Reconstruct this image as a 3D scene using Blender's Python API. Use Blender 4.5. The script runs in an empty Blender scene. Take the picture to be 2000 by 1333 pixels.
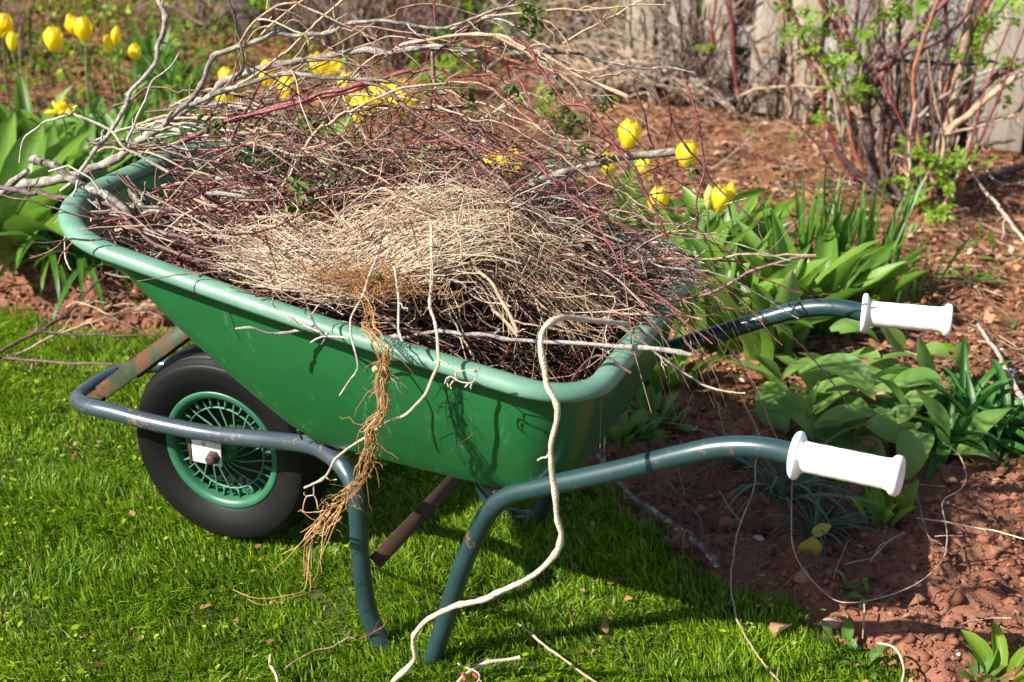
import bpy, math, random
import numpy as np
from mathutils import Vector, Matrix
rng = np.random.default_rng(11)
random.seed(11)
SC = bpy.context.scene
COL = SC.collection

# ------------------------------------------------------------------ camera
CAM_C = np.array([1.33673, -2.07272, 1.43934])
CAM_F = np.array([-0.330904, 0.856426, -0.396280])
CAM_R = np.array([0.929890, 0.367418, 0.017569])
CAM_U = np.array([-0.160647, 0.362683, 0.917962])
FPX = 2900.58
cam_data = bpy.data.cameras.new('camera')
cam = bpy.data.objects.new('camera', cam_data)
COL.objects.link(cam)
mw = Matrix.Identity(4)
for i in range(3):
    mw[i][0], mw[i][1], mw[i][2], mw[i][3] = CAM_R[i], CAM_U[i], -CAM_F[i], CAM_C[i]
cam.matrix_world = mw
cam_data.sensor_width = 36.0
cam_data.lens = FPX * 36.0 / 2000.0
cam_data.clip_start = 0.05
cam_data.clip_end = 400.0
cam_data.dof.use_dof = True
cam_data.dof.focus_distance = 2.35
cam_data.dof.aperture_fstop = 5.6
SC.camera = cam

# ------------------------------------------------------------------ light
SUN_TRAVEL = Vector((0.80, 0.93, -1.0)).normalized()
to_sun = -SUN_TRAVEL
sun_elev = math.asin(to_sun.z)
sun_azim = math.atan2(to_sun.x, to_sun.y)          # clockwise from +Y
world = bpy.data.worlds.new('World')
SC.world = world
world.use_nodes = True
wn = world.node_tree
bg = wn.nodes['Background']
sky = wn.nodes.new('ShaderNodeTexSky')
sky.sky_type = 'NISHITA'
sky.sun_disc = False
sky.sun_elevation = sun_elev
sky.sun_rotation = sun_azim
wn.links.new(sky.outputs[0], bg.inputs[0])
bg.inputs[1].default_value = 0.07
sun_data = bpy.data.lights.new('sun', 'SUN')
sun_data.energy = 5.0
sun_data.angle = math.radians(0.5)
sun_data.color = (1.0, 0.94, 0.85)
sun = bpy.data.objects.new('sun', sun_data)
COL.objects.link(sun)
sun.rotation_euler = to_sun.to_track_quat('Z', 'Y').to_euler()
sun.location = (-6, -4, 6)
SC.view_settings.view_transform = 'Standard'
SC.view_settings.look = 'None'
SC.view_settings.gamma = 1.0
SC.view_settings.use_curve_mapping = False
SC.view_settings.exposure = 1.2
SC.cycles.max_bounces = 6
SC.cycles.diffuse_bounces = 3
SC.cycles.transparent_max_bounces = 6
SC.cycles.use_denoising = True

# ------------------------------------------------------------------ helpers
def ray(u, v):
    return CAM_F + CAM_R * (u - 1000.0) / FPX + CAM_U * (666.5 - v) / FPX
def at_y(u, v, y):
    d = ray(u, v); return CAM_C + d * (y - CAM_C[1]) / d[1]
def at_z(u, v, z):
    d = ray(u, v); return CAM_C + d * (z - CAM_C[2]) / d[2]

def tag(o, label=None, cat=None, group=None, kind=None):
    if label: o['label'] = label
    if cat: o['category'] = cat
    if group: o['group'] = group
    if kind: o['kind'] = kind
    return o
def empty(name, loc=(0, 0, 0), rz=0.0):
    o = bpy.data.objects.new(name, None)
    o.empty_display_size = 0.05
    COL.objects.link(o); o.location = Vector(loc); o.rotation_euler = (0, 0, rz)
    return o
def link_mesh(name, me, parent=None):
    o = bpy.data.objects.new(name, me); COL.objects.link(o)
    if parent is not None: o.parent = parent
    return o
def mesh_np(name, V, loops, counts, mat, smooth=True, tint=None, uv=None):
    """V (n,3); loops flat vertex indices; counts per-face sizes."""
    me = bpy.data.meshes.new(name)
    V = np.asarray(V, dtype=np.float32); loops = np.asarray(loops, dtype=np.int32).ravel()
    counts = np.asarray(counts, dtype=np.int32).ravel()
    me.vertices.add(len(V)); me.vertices.foreach_set('co', V.ravel())
    me.loops.add(len(loops)); me.loops.foreach_set('vertex_index', loops)
    me.polygons.add(len(counts))
    st = np.zeros(len(counts), dtype=np.int32); st[1:] = np.cumsum(counts)[:-1]
    me.polygons.foreach_set('loop_start', st)
    me.polygons.foreach_set('loop_total', counts)
    if smooth: me.polygons.foreach_set('use_smooth', np.ones(len(counts), dtype=bool))
    if tint is not None:
        a = me.attributes.new('tint', 'FLOAT', 'POINT'); a.data.foreach_set('value', np.asarray(tint, dtype=np.float32))
    if uv is not None:
        l = me.uv_layers.new(name='UVMap'); l.data.foreach_set('uv', np.asarray(uv, dtype=np.float32)[loops].ravel())
    me.update(calc_edges=True); me.validate()
    if mat is not None: me.materials.append(mat)
    return me

class MB:
    def __init__(s): s.V = []; s.L = []; s.C = []; s.T = []; s.U = []; s.n = 0
    def add(s, V, faces=None, loops=None, counts=None, tint=0.5, uv=None):
        V = np.asarray(V, float).reshape(-1, 3)
        if faces is not None:
            loops = [i for f in faces for i in f]; counts = [len(f) for f in faces]
        s.V.append(V); s.L.append(np.asarray(loops, int).ravel() + s.n); s.C.append(np.asarray(counts, int).ravel())
        s.T.append(np.broadcast_to(np.asarray(tint, float), (len(V),)).copy())
        s.U.append(np.zeros((len(V), 2)) if uv is None else np.asarray(uv, float))
        s.n += len(V)
    def grid(s, P, closed_u=False, closed_v=False, flip=False, tint=0.5, uv=None):
        P = np.asarray(P, float); a, b = P.shape[:2]
        ia = np.arange(a if closed_u else a - 1); ib = np.arange(b if closed_v else b - 1)
        I, J = np.meshgrid(ia, ib, indexing='ij'); I2 = (I + 1) % a; J2 = (J + 1) % b
        q = np.stack([I * b + J, I2 * b + J, I2 * b + J2, I * b + J2], -1).reshape(-1, 4)
        if flip: q = q[:, ::-1]
        t = tint if np.ndim(tint) < 2 else np.asarray(tint).ravel()
        s.add(P.reshape(-1, 3), loops=q.ravel(), counts=np.full(len(q), 4), tint=t, uv=None if uv is None else np.asarray(uv).reshape(-1, 2))
    def tube(s, pts, r, sides=8, cap=True, tint=0.5):
        pts = np.asarray(pts, float); n = len(pts); r = np.broadcast_to(np.asarray(r, float), (n,))
        T = np.gradient(pts, axis=0); T /= np.linalg.norm(T, axis=1)[:, None] + 1e-12
        ref = np.array([0, 0, 1.0]) if abs(T[0][2]) < 0.9 else np.array([1.0, 0, 0])
        N = np.empty_like(pts); nn = np.cross(T[0], ref); nn /= np.linalg.norm(nn)
        for i in range(n):
            nn = nn - T[i] * (nn @ T[i]); nn /= np.linalg.norm(nn) + 1e-12; N[i] = nn
        B = np.cross(T, N); a = np.linspace(0, 2 * np.pi, sides, endpoint=False)
        P = pts[:, None] + r[:, None, None] * (N[:, None] * np.cos(a)[None, :, None] + B[:, None] * np.sin(a)[None, :, None])
        base = s.n
        tt = np.repeat(np.broadcast_to(np.asarray(tint, float), (n,)), sides)
        s.grid(P, closed_v=True, tint=tt, flip=False)
        if cap:
            for k in (0, n - 1):
                lp = list(range(sides)) if k == 0 else list(range(sides))[::-1]
                s.add(P[k], faces=[lp], tint=tt[0])
    def lathe(s, prof, seg=48, center=(0, 0, 0), axis='y', closed=False, tint=0.5):
        prof = np.asarray(prof, float)      # (radius, along)
        a = np.linspace(0, 2 * np.pi, seg, endpoint=False)
        R = prof[:, 0][:, None]; Hh = np.broadcast_to(prof[:, 1][:, None], (len(prof), seg))
        c, d = R * np.cos(a), R * np.sin(a)
        if axis == 'y': P = np.stack([c, Hh, d], -1)
        elif axis == 'x': P = np.stack([Hh, c, d], -1)
        else: P = np.stack([c, d, Hh], -1)
        s.grid(P + np.asarray(center), closed_u=closed, closed_v=True, tint=tint)
    def box(s, c, size, M=None, bev=0.0, tint=0.5):
        hx, hy, hz = np.array(size) / 2
        b = min(bev, hx * .9, hy * .9, hz * .9)
        if b <= 0:
            V = np.array([[x, y, z] for x in (-hx, hx) for y in (-hy, hy) for z in (-hz, hz)])
            F = [(0, 1, 3, 2), (4, 6, 7, 5), (0, 4, 5, 1), (2, 3, 7, 6), (0, 2, 6, 4), (1, 5, 7, 3)]
        else:
            V = []; idx = {}
            for sx in (-1, 1):
                for sy in (-1, 1):
                    for sz in (-1, 1):
                        for k in range(3):
                            v = [sx * (hx - b), sy * (hy - b), sz * (hz - b)]; v[k] = (sx * hx, sy * hy, sz * hz)[k]
                            idx[(sx, sy, sz, k)] = len(V); V.append(v)
            F = []; V = np.array(V)
            for k in range(3):
                o = [j for j in range(3) if j != k]
                for sg in (-1, 1):
                    q = []
                    for (p, r_) in ((-1, -1), (1, -1), (1, 1), (-1, 1)):
                        key = [0, 0, 0]; key[k] = sg; key[o[0]] = p; key[o[1]] = r_; q.append(idx[(*key, k)])
                    F.append(tuple(q))
            for k in range(3):
                o = [j for j in range(3) if j != k]
                for p in (-1, 1):
                    for r_ in (-1, 1):
                        q = []
                        for sg, kk in ((-1, o[0]), (1, o[0]), (1, o[1]), (-1, o[1])):
                            key = [0, 0, 0]; key[k] = sg; key[o[0]] = p; key[o[1]] = r_; q.append(idx[(*key, kk)])
                        F.append(tuple(q))
            for sx in (-1, 1):
                for sy in (-1, 1):
                    for sz in (-1, 1): F.append(tuple(idx[(sx, sy, sz, k)] for k in range(3)))
            FF = []
            for f in F:
                pts = V[list(f)]; nrm = np.cross(pts[1] - pts[0], pts[2] - pts[0])
                FF.append(f if nrm @ pts.mean(0) > 0 else f[::-1])
            F = FF
        if M is not None: V = V @ np.asarray(M, float).T
        s.add(V + np.asarray(c, float), faces=F, tint=tint)
    def strands(s, P, r0, r1=None, sides=3, tint=0.5):
        """P (N,K,3) many thin tapered strands; r0,r1 (N,)"""
        P = np.asarray(P, float); N, K = P.shape[:2]
        T = np.gradient(P, axis=1); T /= np.linalg.norm(T, axis=2, keepdims=True) + 1e-12
        ref = np.where(np.abs(T[:, :1, 2:3]) < .8, np.array([0, 0, 1.0]), np.array([1.0, 0.3, 0]))
        A = np.cross(T, np.broadcast_to(ref, T.shape)); A /= np.linalg.norm(A, axis=2, keepdims=True) + 1e-12
        B = np.cross(T, A); a = np.linspace(0, 2 * np.pi, sides, endpoint=False)
        r0 = np.broadcast_to(np.asarray(r0, float), (N,)); r1 = r0 * .5 if r1 is None else np.broadcast_to(np.asarray(r1, float), (N,))
        t = np.linspace(0, 1, K); R = r0[:, None] * (1 - t) + r1[:, None] * t
        Q = P[:, :, None] + R[:, :, None, None] * (A[:, :, None] * np.cos(a)[:, None] + B[:, :, None] * np.sin(a)[:, None])
        n_, k_, j_ = np.meshgrid(np.arange(N), np.arange(K - 1), np.arange(sides), indexing='ij')
        j2 = (j_ + 1) % sides; b = n_ * K * sides
        q = np.stack([b + k_ * sides + j_, b + (k_ + 1) * sides + j_, b + (k_ + 1) * sides + j2, b + k_ * sides + j2], -1).reshape(-1, 4)
        tt = np.repeat(np.broadcast_to(np.asarray(tint, float), (N,)), K * sides)
        s.add(Q.reshape(-1, 3), loops=q.ravel(), counts=np.full(len(q), 4), tint=tt)
    def mesh(s, name, mat, smooth=True, uv=False):
        return mesh_np(name, np.concatenate(s.V), np.concatenate(s.L), np.concatenate(s.C), mat, smooth,
                       np.concatenate(s.T), np.concatenate(s.U) if uv else None)
    def build(s, name, mat, parent=None, smooth=True, uv=False):
        return link_mesh(name, s.mesh(name, mat, smooth, uv), parent)

def smooth_by_angle(o, deg=40):
    me = o.data
    try: me.set_sharp_from_angle(angle=math.radians(deg))
    except Exception: pass

def catmull(P, step=None, n=None, closed=False):
    P = np.asarray(P, float)
    if closed: Q = np.concatenate([P[-1:], P, P[:2]])
    else: Q = np.concatenate([2 * P[:1] - P[1:2], P, 2 * P[-1:] - P[-2:-1]])
    out = []
    m = len(P) if closed else len(P) - 1
    for i in range(m):
        p0, p1, p2, p3 = Q[i:i + 4]
        k = n or max(2, int(np.ceil(np.linalg.norm((p2 - p1)[:3]) / step)))
        t = np.linspace(0, 1, k, endpoint=False)[:, None]
        out.append(.5 * (2 * p1 + (p2 - p0) * t + (2 * p0 - 5 * p1 + 4 * p2 - p3) * t ** 2 + (3 * p1 - p0 - 3 * p2 + p3) * t ** 3))
    if not closed: out.append(P[-1:])
    return np.concatenate(out)

def _hash(ix, iy, seed):
    h = (ix.astype(np.int64) * 374761393 + iy.astype(np.int64) * 668265263 + seed * 1442695041) & 0xffffffff
    h = ((h ^ (h >> 13)) * 1274126177) & 0xffffffff
    return ((h ^ (h >> 16)) & 0xffff) / 65535.0
def vnoise(x, y, seed=0):
    x = np.asarray(x, float); y = np.asarray(y, float)
    ix = np.floor(x); iy = np.floor(y); fx = x - ix; fy = y - iy
    fx = fx * fx * (3 - 2 * fx); fy = fy * fy * (3 - 2 * fy)
    a = _hash(ix, iy, seed); b = _hash(ix + 1, iy, seed); c = _hash(ix, iy + 1, seed); d = _hash(ix + 1, iy + 1, seed)
    return (a * (1 - fx) + b * fx) * (1 - fy) + (c * (1 - fx) + d * fx) * fy
def fbm(x, y, seed=0, oct=4):
    s = 0; a = .5
    for k in range(oct): s = s + a * (vnoise(x * 2 ** k, y * 2 ** k, seed + k) - .5); a *= .5
    return s

# ------------------------------------------------------------------ materials
def nodes_of(m):
    m.use_nodes = True
    nt = m.node_tree
    return nt, nt.nodes, nt.links, nt.nodes['Principled BSDF']
def ramp(nt, stops):
    r = nt.nodes.new('ShaderNodeValToRGB')
    e = r.color_ramp.elements
    while len(e) > 1: e.remove(e[-1])
    e[0].position = stops[0][0]; e[0].color = (*stops[0][1], 1)
    for p, c in stops[1:]:
        k = e.new(p); k.color = (*c, 1)
    return r
def coords(nt, scale=1.0, kind='Object'):
    tc = nt.nodes.new('ShaderNodeTexCoord'); mp = nt.nodes.new('ShaderNodeMapping')
    mp.inputs['Scale'].default_value = (scale, scale, scale) if np.isscalar(scale) else scale
    nt.links.new(tc.outputs[kind], mp.inputs[0]); return mp
def noise(nt, vec, scale, detail=4, rough=.55):
    n = nt.nodes.new('ShaderNodeTexNoise'); n.inputs['Scale'].default_value = scale
    n.inputs['Detail'].default_value = detail; n.inputs['Roughness'].default_value = rough
    if vec is not None: nt.links.new(vec.outputs[0], n.inputs['Vector'])
    return n
def math_n(nt, op, a, b=None):
    n = nt.nodes.new('ShaderNodeMath'); n.operation = op
    for i, x in enumerate((a, b)):
        if x is None: continue
        if isinstance(x, (int, float)): n.inputs[i].default_value = x
        else: nt.links.new(x, n.inputs[i])
    return n.outputs[0]
def mix_c(nt, f, a, b, blend='MIX'):
    n = nt.nodes.new('ShaderNodeMix'); n.data_type = 'RGBA'; n.blend_type = blend
    if isinstance(f, (int, float)): n.inputs[0].default_value = f
    else: nt.links.new(f, n.inputs[0])
    for i, x in ((6, a), (7, b)):
        if isinstance(x, tuple): n.inputs[i].default_value = (*x, 1)
        else: nt.links.new(x, n.inputs[i])
    return n.outputs[2]
def bump(nt, h, strength, dist, bsdf):
    b = nt.nodes.new('ShaderNodeBump'); b.inputs['Strength'].default_value = strength; b.inputs['Distance'].default_value = dist
    nt.links.new(h, b.inputs['Height']); nt.links.new(b.outputs[0], bsdf.inputs['Normal'])
def attr(nt, name='tint'):
    a = nt.nodes.new('ShaderNodeAttribute'); a.attribute_name = name; return a.outputs['Fac']
def obj_rand(nt):
    return nt.nodes.new('ShaderNodeObjectInfo').outputs['Random']

def mat_bark(name, stops, rough=.75, mottle=60.0, lichen=None, spec=.35):
    m = bpy.data.materials.new(name); nt, N, L, b = nodes_of(m)
    v = coords(nt, 1.0); n = noise(nt, v, mottle, 5, .65)
    n2 = noise(nt, v, mottle * 5, 3)
    f = math_n(nt, 'ADD', math_n(nt, 'MULTIPLY', math_n(nt, 'SUBTRACT', math_n(nt, 'MULTIPLY', n.outputs['Fac'], 1.7), .35), .62), math_n(nt, 'MULTIPLY', attr(nt), .38))
    r = ramp(nt, stops); L.new(f, r.inputs[0]); c = r.outputs[0]
    if lichen:
        n3 = noise(nt, v, mottle * .6, 4); rr = ramp(nt, [(.52, (0, 0, 0)), (.62, (1, 1, 1))]); L.new(n3.outputs['Fac'], rr.inputs[0])
        c = mix_c(nt, rr.outputs[0], c, lichen)
    L.new(c, b.inputs['Base Color']); b.inputs['Roughness'].default_value = rough
    b.inputs['Specular IOR Level'].default_value = spec
    bump(nt, n2.outputs['Fac'], .8, .003, b)
    return m
def mat_leaf(name, dark, mid, light, trans=.35, rough=.42, stripes=40.0, tipcol=None, spec=.4):
    m = bpy.data.materials.new(name); nt, N, L, b = nodes_of(m)
    out = N['Material Output']
    uvn = coords(nt, (stripes, .6, 1), 'UV'); ns = noise(nt, uvn, 1.0, 2)
    v = coords(nt, 1.0, 'Object'); n = noise(nt, v, 14, 3)
    f = math_n(nt, 'ADD', math_n(nt, 'MULTIPLY', n.outputs['Fac'], .38), math_n(nt, 'MULTIPLY', obj_rand(nt), .32))
    f = math_n(nt, 'ADD', f, math_n(nt, 'MULTIPLY', ns.outputs['Fac'], .30))
    r = ramp(nt, [(.25, dark), (.5, mid), (.78, light)]); L.new(f, r.inputs[0]); c = r.outputs[0]
    if tipcol:
        sep = N.new('ShaderNodeSeparateXYZ'); tc = N.new('ShaderNodeTexCoord'); L.new(tc.outputs['UV'], sep.inputs[0])
        rr = ramp(nt, [(.9, (0, 0, 0)), (1.0, (1, 1, 1))]); L.new(sep.outputs[1], rr.inputs[0]); c = mix_c(nt, rr.outputs[0], c, tipcol)
    L.new(c, b.inputs['Base Color']); b.inputs['Roughness'].default_value = rough; b.inputs['Specular IOR Level'].default_value = spec
    bump(nt, ns.outputs['Fac'], .5, .0012, b)
    t = N.new('ShaderNodeBsdfTranslucent')
    tcx = mix_c(nt, .5, c, tuple(min(1, x * 1.6) for x in light)); L.new(tcx, t.inputs[0])
    mx = N.new('ShaderNodeMixShader'); mx.inputs[0].default_value = trans
    L.new(b.outputs[0], mx.inputs[1]); L.new(t.outputs[0], mx.inputs[2]); L.new(mx.outputs[0], out.inputs[0])
    return m
def mat_tint(name, stops, trans=.0, rough=.6, spec=.3, nscale=None):
    """colour from the mesh's own per-piece 'tint' attribute (piece-to-piece variation)"""
    m = bpy.data.materials.new(name); nt, N, L, b = nodes_of(m); out = N['Material Output']
    f = attr(nt)
    if nscale:
        v = coords(nt, 1.0); n = noise(nt, v, nscale, 3); f = math_n(nt, 'ADD', math_n(nt, 'MULTIPLY', f, .7), math_n(nt, 'MULTIPLY', n.outputs['Fac'], .3))
    r = ramp(nt, stops); L.new(f, r.inputs[0])
    L.new(r.outputs[0], b.inputs['Base Color']); b.inputs['Roughness'].default_value = rough; b.inputs['Specular IOR Level'].default_value = spec
    if trans:
        t = N.new('ShaderNodeBsdfTranslucent'); L.new(r.outputs[0], t.inputs[0])
        mx = N.new('ShaderNodeMixShader'); mx.inputs[0].default_value = trans
        L.new(b.outputs[0], mx.inputs[1]); L.new(t.outputs[0], mx.inputs[2]); L.new(mx.outputs[0], out.inputs[0])
    return m
def mat_plain(name, col, rough=.5, spec=.5, var=.15, scale=30, bumpd=0.0, metallic=0.0):
    m = bpy.data.materials.new(name); nt, N, L, b = nodes_of(m)
    v = coords(nt, 1.0); n = noise(nt, v, scale, 4)
    d = tuple(x * (1 - var) for x in col); l = tuple(min(1, x * (1 + var)) for x in col)
    r = ramp(nt, [(.3, d), (.7, l)]); L.new(n.outputs['Fac'], r.inputs[0]); L.new(r.outputs[0], b.inputs['Base Color'])
    b.inputs['Roughness'].default_value = rough; b.inputs['Specular IOR Level'].default_value = spec; b.inputs['Metallic'].default_value = metallic
    if bumpd: bump(nt, n.outputs['Fac'], .5, bumpd, b)
    return m
def mat_rusty(name, paint, rust, lo, hi, rough=.35, scale=30, metallic=0.0, spec=.5, fine=160):
    m = bpy.data.materials.new(name); nt, N, L, b = nodes_of(m)
    v = coords(nt, 1.0); n = noise(nt, v, scale, 6, .7); n2 = noise(nt, v, fine, 4, .7)
    f = math_n(nt, 'ADD', math_n(nt, 'MULTIPLY', n.outputs['Fac'], .75), math_n(nt, 'MULTIPLY', n2.outputs['Fac'], .25))
    mk = ramp(nt, [(lo, (0, 0, 0)), (hi, (1, 1, 1))]); L.new(f, mk.inputs[0])
    rc = ramp(nt, [(.3, tuple(x * .45 for x in rust)), (.7, rust)]); L.new(n2.outputs['Fac'], rc.inputs[0])
    n3 = noise(nt, v, 9, 3); pc = ramp(nt, [(.3, tuple(x * .8 for x in paint)), (.7, tuple(min(1, x * 1.2) for x in paint))]); L.new(n3.outputs['Fac'], pc.inputs[0])
    L.new(mix_c(nt, mk.outputs[0], pc.outputs[0], rc.outputs[0]), b.inputs['Base Color'])
    rr = math_n(nt, 'ADD', math_n(nt, 'MULTIPLY', mk.outputs[0], .85 - rough), rough); L.new(rr, b.inputs['Roughness'])
    b.inputs['Specular IOR Level'].default_value = spec
    if metallic: L.new(math_n(nt, 'MULTIPLY', math_n(nt, 'SUBTRACT', 1.0, mk.outputs[0]), metallic), b.inputs['Metallic'])
    bump(nt, f, .25, .001, b)
    return m

M = {}
M['bark_grey'] = mat_bark('bark_grey', [(.28, (.055, .045, .040)), (.5, (.20, .17, .145)), (.75, (.42, .37, .32))], .8, 75, (.33, .33, .25))
M['bark_pale'] = mat_bark('bark_pale', [(.25, (.20, .16, .125)), (.5, (.38, .325, .26)), (.8, (.56, .50, .42))], .7, 60)
M['bark_tan'] = mat_bark('bark_tan', [(.2, (.16, .10, .065)), (.5, (.36, .245, .16)), (.8, (.52, .39, .27))], .65, 45)
M['bark_dark'] = mat_bark('bark_dark', [(.25, (.025, .017, .018)), (.5, (.07, .048, .046)), (.8, (.18, .14, .125))], .6, 60)
M['bark_red'] = mat_bark('bark_red', [(.2, (.06, .012, .016)), (.5, (.15, .024, .028)), (.8, (.29, .07, .06))], .45, 40, None, .5)
M['bark_plum'] = mat_bark('bark_plum', [(.2, (.035, .015, .014)), (.5, (.095, .046, .038)), (.8, (.21, .125, .10))], .5, 45, None, .5)
M['bark_orange'] = mat_bark('bark_orange', [(.2, (.08, .022, .012)), (.5, (.20, .062, .032)), (.8, (.34, .14, .075))], .5, 45, None, .45)
M['bark_cream'] = mat_bark('bark_cream', [(.2, (.26, .20, .12)), (.5, (.47, .40, .28)), (.8, (.60, .53, .40))], .65, 70)
M['cut_wood'] = mat_plain('cut_wood', (.62, .44, .24), .8, .2, .2, 200)
M['tray_green'] = None
M['tyre'] = mat_rusty('tyre_rubber', (.007, .0068, .007), (.060, .046, .034), .60, .80, .5, 14, 0, .18, 60)
M['spoke_green'] = mat_plain('spoke_green_plastic', (.062, .18, .105), .45, .4, .25, 40)
M['wheel_green'] = mat_plain('wheel_green_plastic', (.022, .115, .055), .4, .5, .2, 25)
M['frame_paint'] = mat_rusty('frame_teal_paint', (.016, .043, .045), (.15, .06, .032), .60, .65, .3, 26, 0.0, .7)
M['frame_worn'] = mat_rusty('frame_worn_paint', (.075, .10, .12), (.22, .09, .05), .56, .62, .26, 22, .5, .8)
M['rust'] = mat_rusty('rusty_steel', (.055, .04, .028), (.10, .040, .020), .42, .55, .6, 25, 0, .3)
M['strap'] = mat_rusty('rust_green_strap', (.020, .030, .012), (.13, .042, .016), .47, .57, .55, 18, 0, .35)
M['white_plate'] = mat_rusty('white_plate_paint', (.68, .67, .63), (.22, .085, .04), .54, .60, .45, 35, 0, .4)
M['grip'] = mat_rusty('white_grip_plastic', (.83, .83, .81), (.52, .49, .43), .60, .80, .38, 22, 0, .4, 90)
M['soil'] = None

def make_tray_mat():
    m = bpy.data.materials.new('green_tray_plastic'); nt, N, L, b = nodes_of(m)
    v = coords(nt, 1.0); n = noise(nt, v, 6, 5, .6)
    base = ramp(nt, [(.3, (.009, .085, .024)), (.7, (.014, .110, .033))]); L.new(n.outputs['Fac'], base.inputs[0])
    # scuffs: sparse stretched light scratches and dusty blotches
    v2 = coords(nt, (30, 30, 5)); n2 = noise(nt, v2, 1.6, 6, .75)
    sc = ramp(nt, [(.58, (0, 0, 0)), (.72, (1, 1, 1))]); L.new(n2.outputs['Fac'], sc.inputs[0])
    c = mix_c(nt, math_n(nt, 'MULTIPLY', sc.outputs[0], .30), base.outputs[0], (.16, .40, .24))
    n3 = noise(nt, v, 90, 3); dt = ramp(nt, [(.62, (0, 0, 0)), (.72, (1, 1, 1))]); L.new(n3.outputs['Fac'], dt.inputs[0])
    c = mix_c(nt, math_n(nt, 'MULTIPLY', dt.outputs[0], .14), c, (.10, .13, .06))
    L.new(c, b.inputs['Base Color']); b.inputs['Roughness'].default_value = .33; b.inputs['Specular IOR Level'].default_value = .5
    bump(nt, noise(nt, v, 35, 2).outputs['Fac'], .05, .002, b)
    return m
def make_rim_mat():
    m = bpy.data.materials.new('bleached_green_rim'); nt, N, L, b = nodes_of(m)
    v = coords(nt, 1.0); n = noise(nt, v, 10, 6, .65)
    base = ramp(nt, [(.25, (.065, .17, .11)), (.5, (.105, .225, .155)), (.8, (.17, .295, .22))]); L.new(n.outputs['Fac'], base.inputs[0])
    n2 = noise(nt, v, 70, 4, .7); sc = ramp(nt, [(.6, (0, 0, 0)), (.72, (1, 1, 1))]); L.new(n2.outputs['Fac'], sc.inputs[0])
    c = mix_c(nt, math_n(nt, 'MULTIPLY', sc.outputs[0], .3), base.outputs[0], (.36, .52, .44))
    L.new(c, b.inputs['Base Color']); b.inputs['Roughness'].default_value = .42; b.inputs['Specular IOR Level'].default_value = .45
    return m
M['tray_green'] = make_tray_mat(); M['tray_rim'] = make_rim_mat()

def make_soil_mat():
    m = bpy.data.materials.new('garden_soil'); nt, N, L, b = nodes_of(m)
    tc = N.new('ShaderNodeTexCoord')
    g = N.new('ShaderNodeNewGeometry')
    n = N.new('ShaderNodeTexNoise'); n.inputs['Scale'].default_value = 7; n.inputs['Detail'].default_value = 8; n.inputs['Roughness'].default_value = .7
    L.new(g.outputs['Position'], n.inputs['Vector'])
    n2 = N.new('ShaderNodeTexNoise'); n2.inputs['Scale'].default_value = 90; n2.inputs['Detail'].default_value = 6; L.new(g.outputs['Position'], n2.inputs['Vector'])
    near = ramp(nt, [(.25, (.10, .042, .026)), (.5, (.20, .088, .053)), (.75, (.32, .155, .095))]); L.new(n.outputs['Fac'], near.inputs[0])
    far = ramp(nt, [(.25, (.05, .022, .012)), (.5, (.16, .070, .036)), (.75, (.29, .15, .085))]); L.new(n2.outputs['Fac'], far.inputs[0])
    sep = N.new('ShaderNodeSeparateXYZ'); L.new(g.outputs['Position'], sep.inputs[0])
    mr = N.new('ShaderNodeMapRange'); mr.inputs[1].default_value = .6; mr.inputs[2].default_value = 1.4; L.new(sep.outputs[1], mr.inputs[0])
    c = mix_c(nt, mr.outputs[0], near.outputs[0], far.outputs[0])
    c = mix_c(nt, .35, c, n2.outputs['Color'], 'SOFT_LIGHT')
    L.new(c, b.inputs['Base Color']); b.inputs['Roughness'].default_value = .95; b.inputs['Specular IOR Level'].default_value = .15
    n3 = N.new('ShaderNodeTexNoise'); n3.inputs['Scale'].default_value = 220; n3.inputs['Detail'].default_value = 5; L.new(g.outputs['Position'], n3.inputs['Vector'])
    bump(nt, n3.outputs['Fac'], .8, .004, b)
    return m
M['soil'] = make_soil_mat()
M['turf_base'] = mat_plain('turf_base', (.045, .055, .016), .95, .1, .6, 60, .003)
M['grass'] = mat_tint('grass_blades', [(0, (.045, .10, .004)), (.35, (.125, .25, .006)), (.7, (.255, .395, .011)), (.93, (.42, .47, .045)), (1, (.40, .30, .12))], .42, .45, .35)
M['straw'] = mat_tint('dry_straw', [(0, (.15, .085, .045)), (.3, (.31, .205, .12)), (.7, (.56, .43, .29)), (1, (.73, .62, .47))], .12, .6, .3)
M['twigs_mix'] = mat_tint('mixed_twigs', [(0, (.03, .012, .013)), (.25, (.13, .03, .033)), (.42, (.17, .095, .06)), (.65, (.31, .215, .14)), (.85, (.42, .33, .24)), (1, (.55, .47, .37))], 0, .65, .3)
M['roots'] = mat_tint('root_fibres', [(0, (.18, .08, .03)), (.5, (.36, .185, .075)), (1, (.53, .33, .16))], 0, .8, .2)
M['dead_leaf'] = mat_tint('dead_leaves', [(0, (.09, .036, .016)), (.35, (.25, .11, .05)), (.65, (.40, .205, .10)), (.9, (.52, .33, .19)), (1, (.62, .48, .34))], .15, .8, .2)
M['clods'] = mat_tint('soil_clods', [(0, (.09, .038, .023)), (.5, (.20, .086, .051)), (1, (.33, .16, .098))], 0, .95, .1, 60)
M['pebble'] = mat_plain('pebble', (.38, .27, .21), .8, .3, .25, 40, .001)
M['leaf_tulip'] = mat_leaf('tulip_leaf', (.045, .125, .014), (.115, .235, .026), (.21, .345, .05), .42, .36, 30)
M['leaf_broad'] = mat_leaf('broad_leaf', (.08, .185, .04), (.155, .285, .06), (.25, .37, .09), .38, .42, 26, (.42, .30, .10))
M['leaf_strap'] = mat_leaf('strap_leaf', (.03, .10, .012), (.065, .175, .02), (.13, .26, .04), .4, .36, 14)
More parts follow.
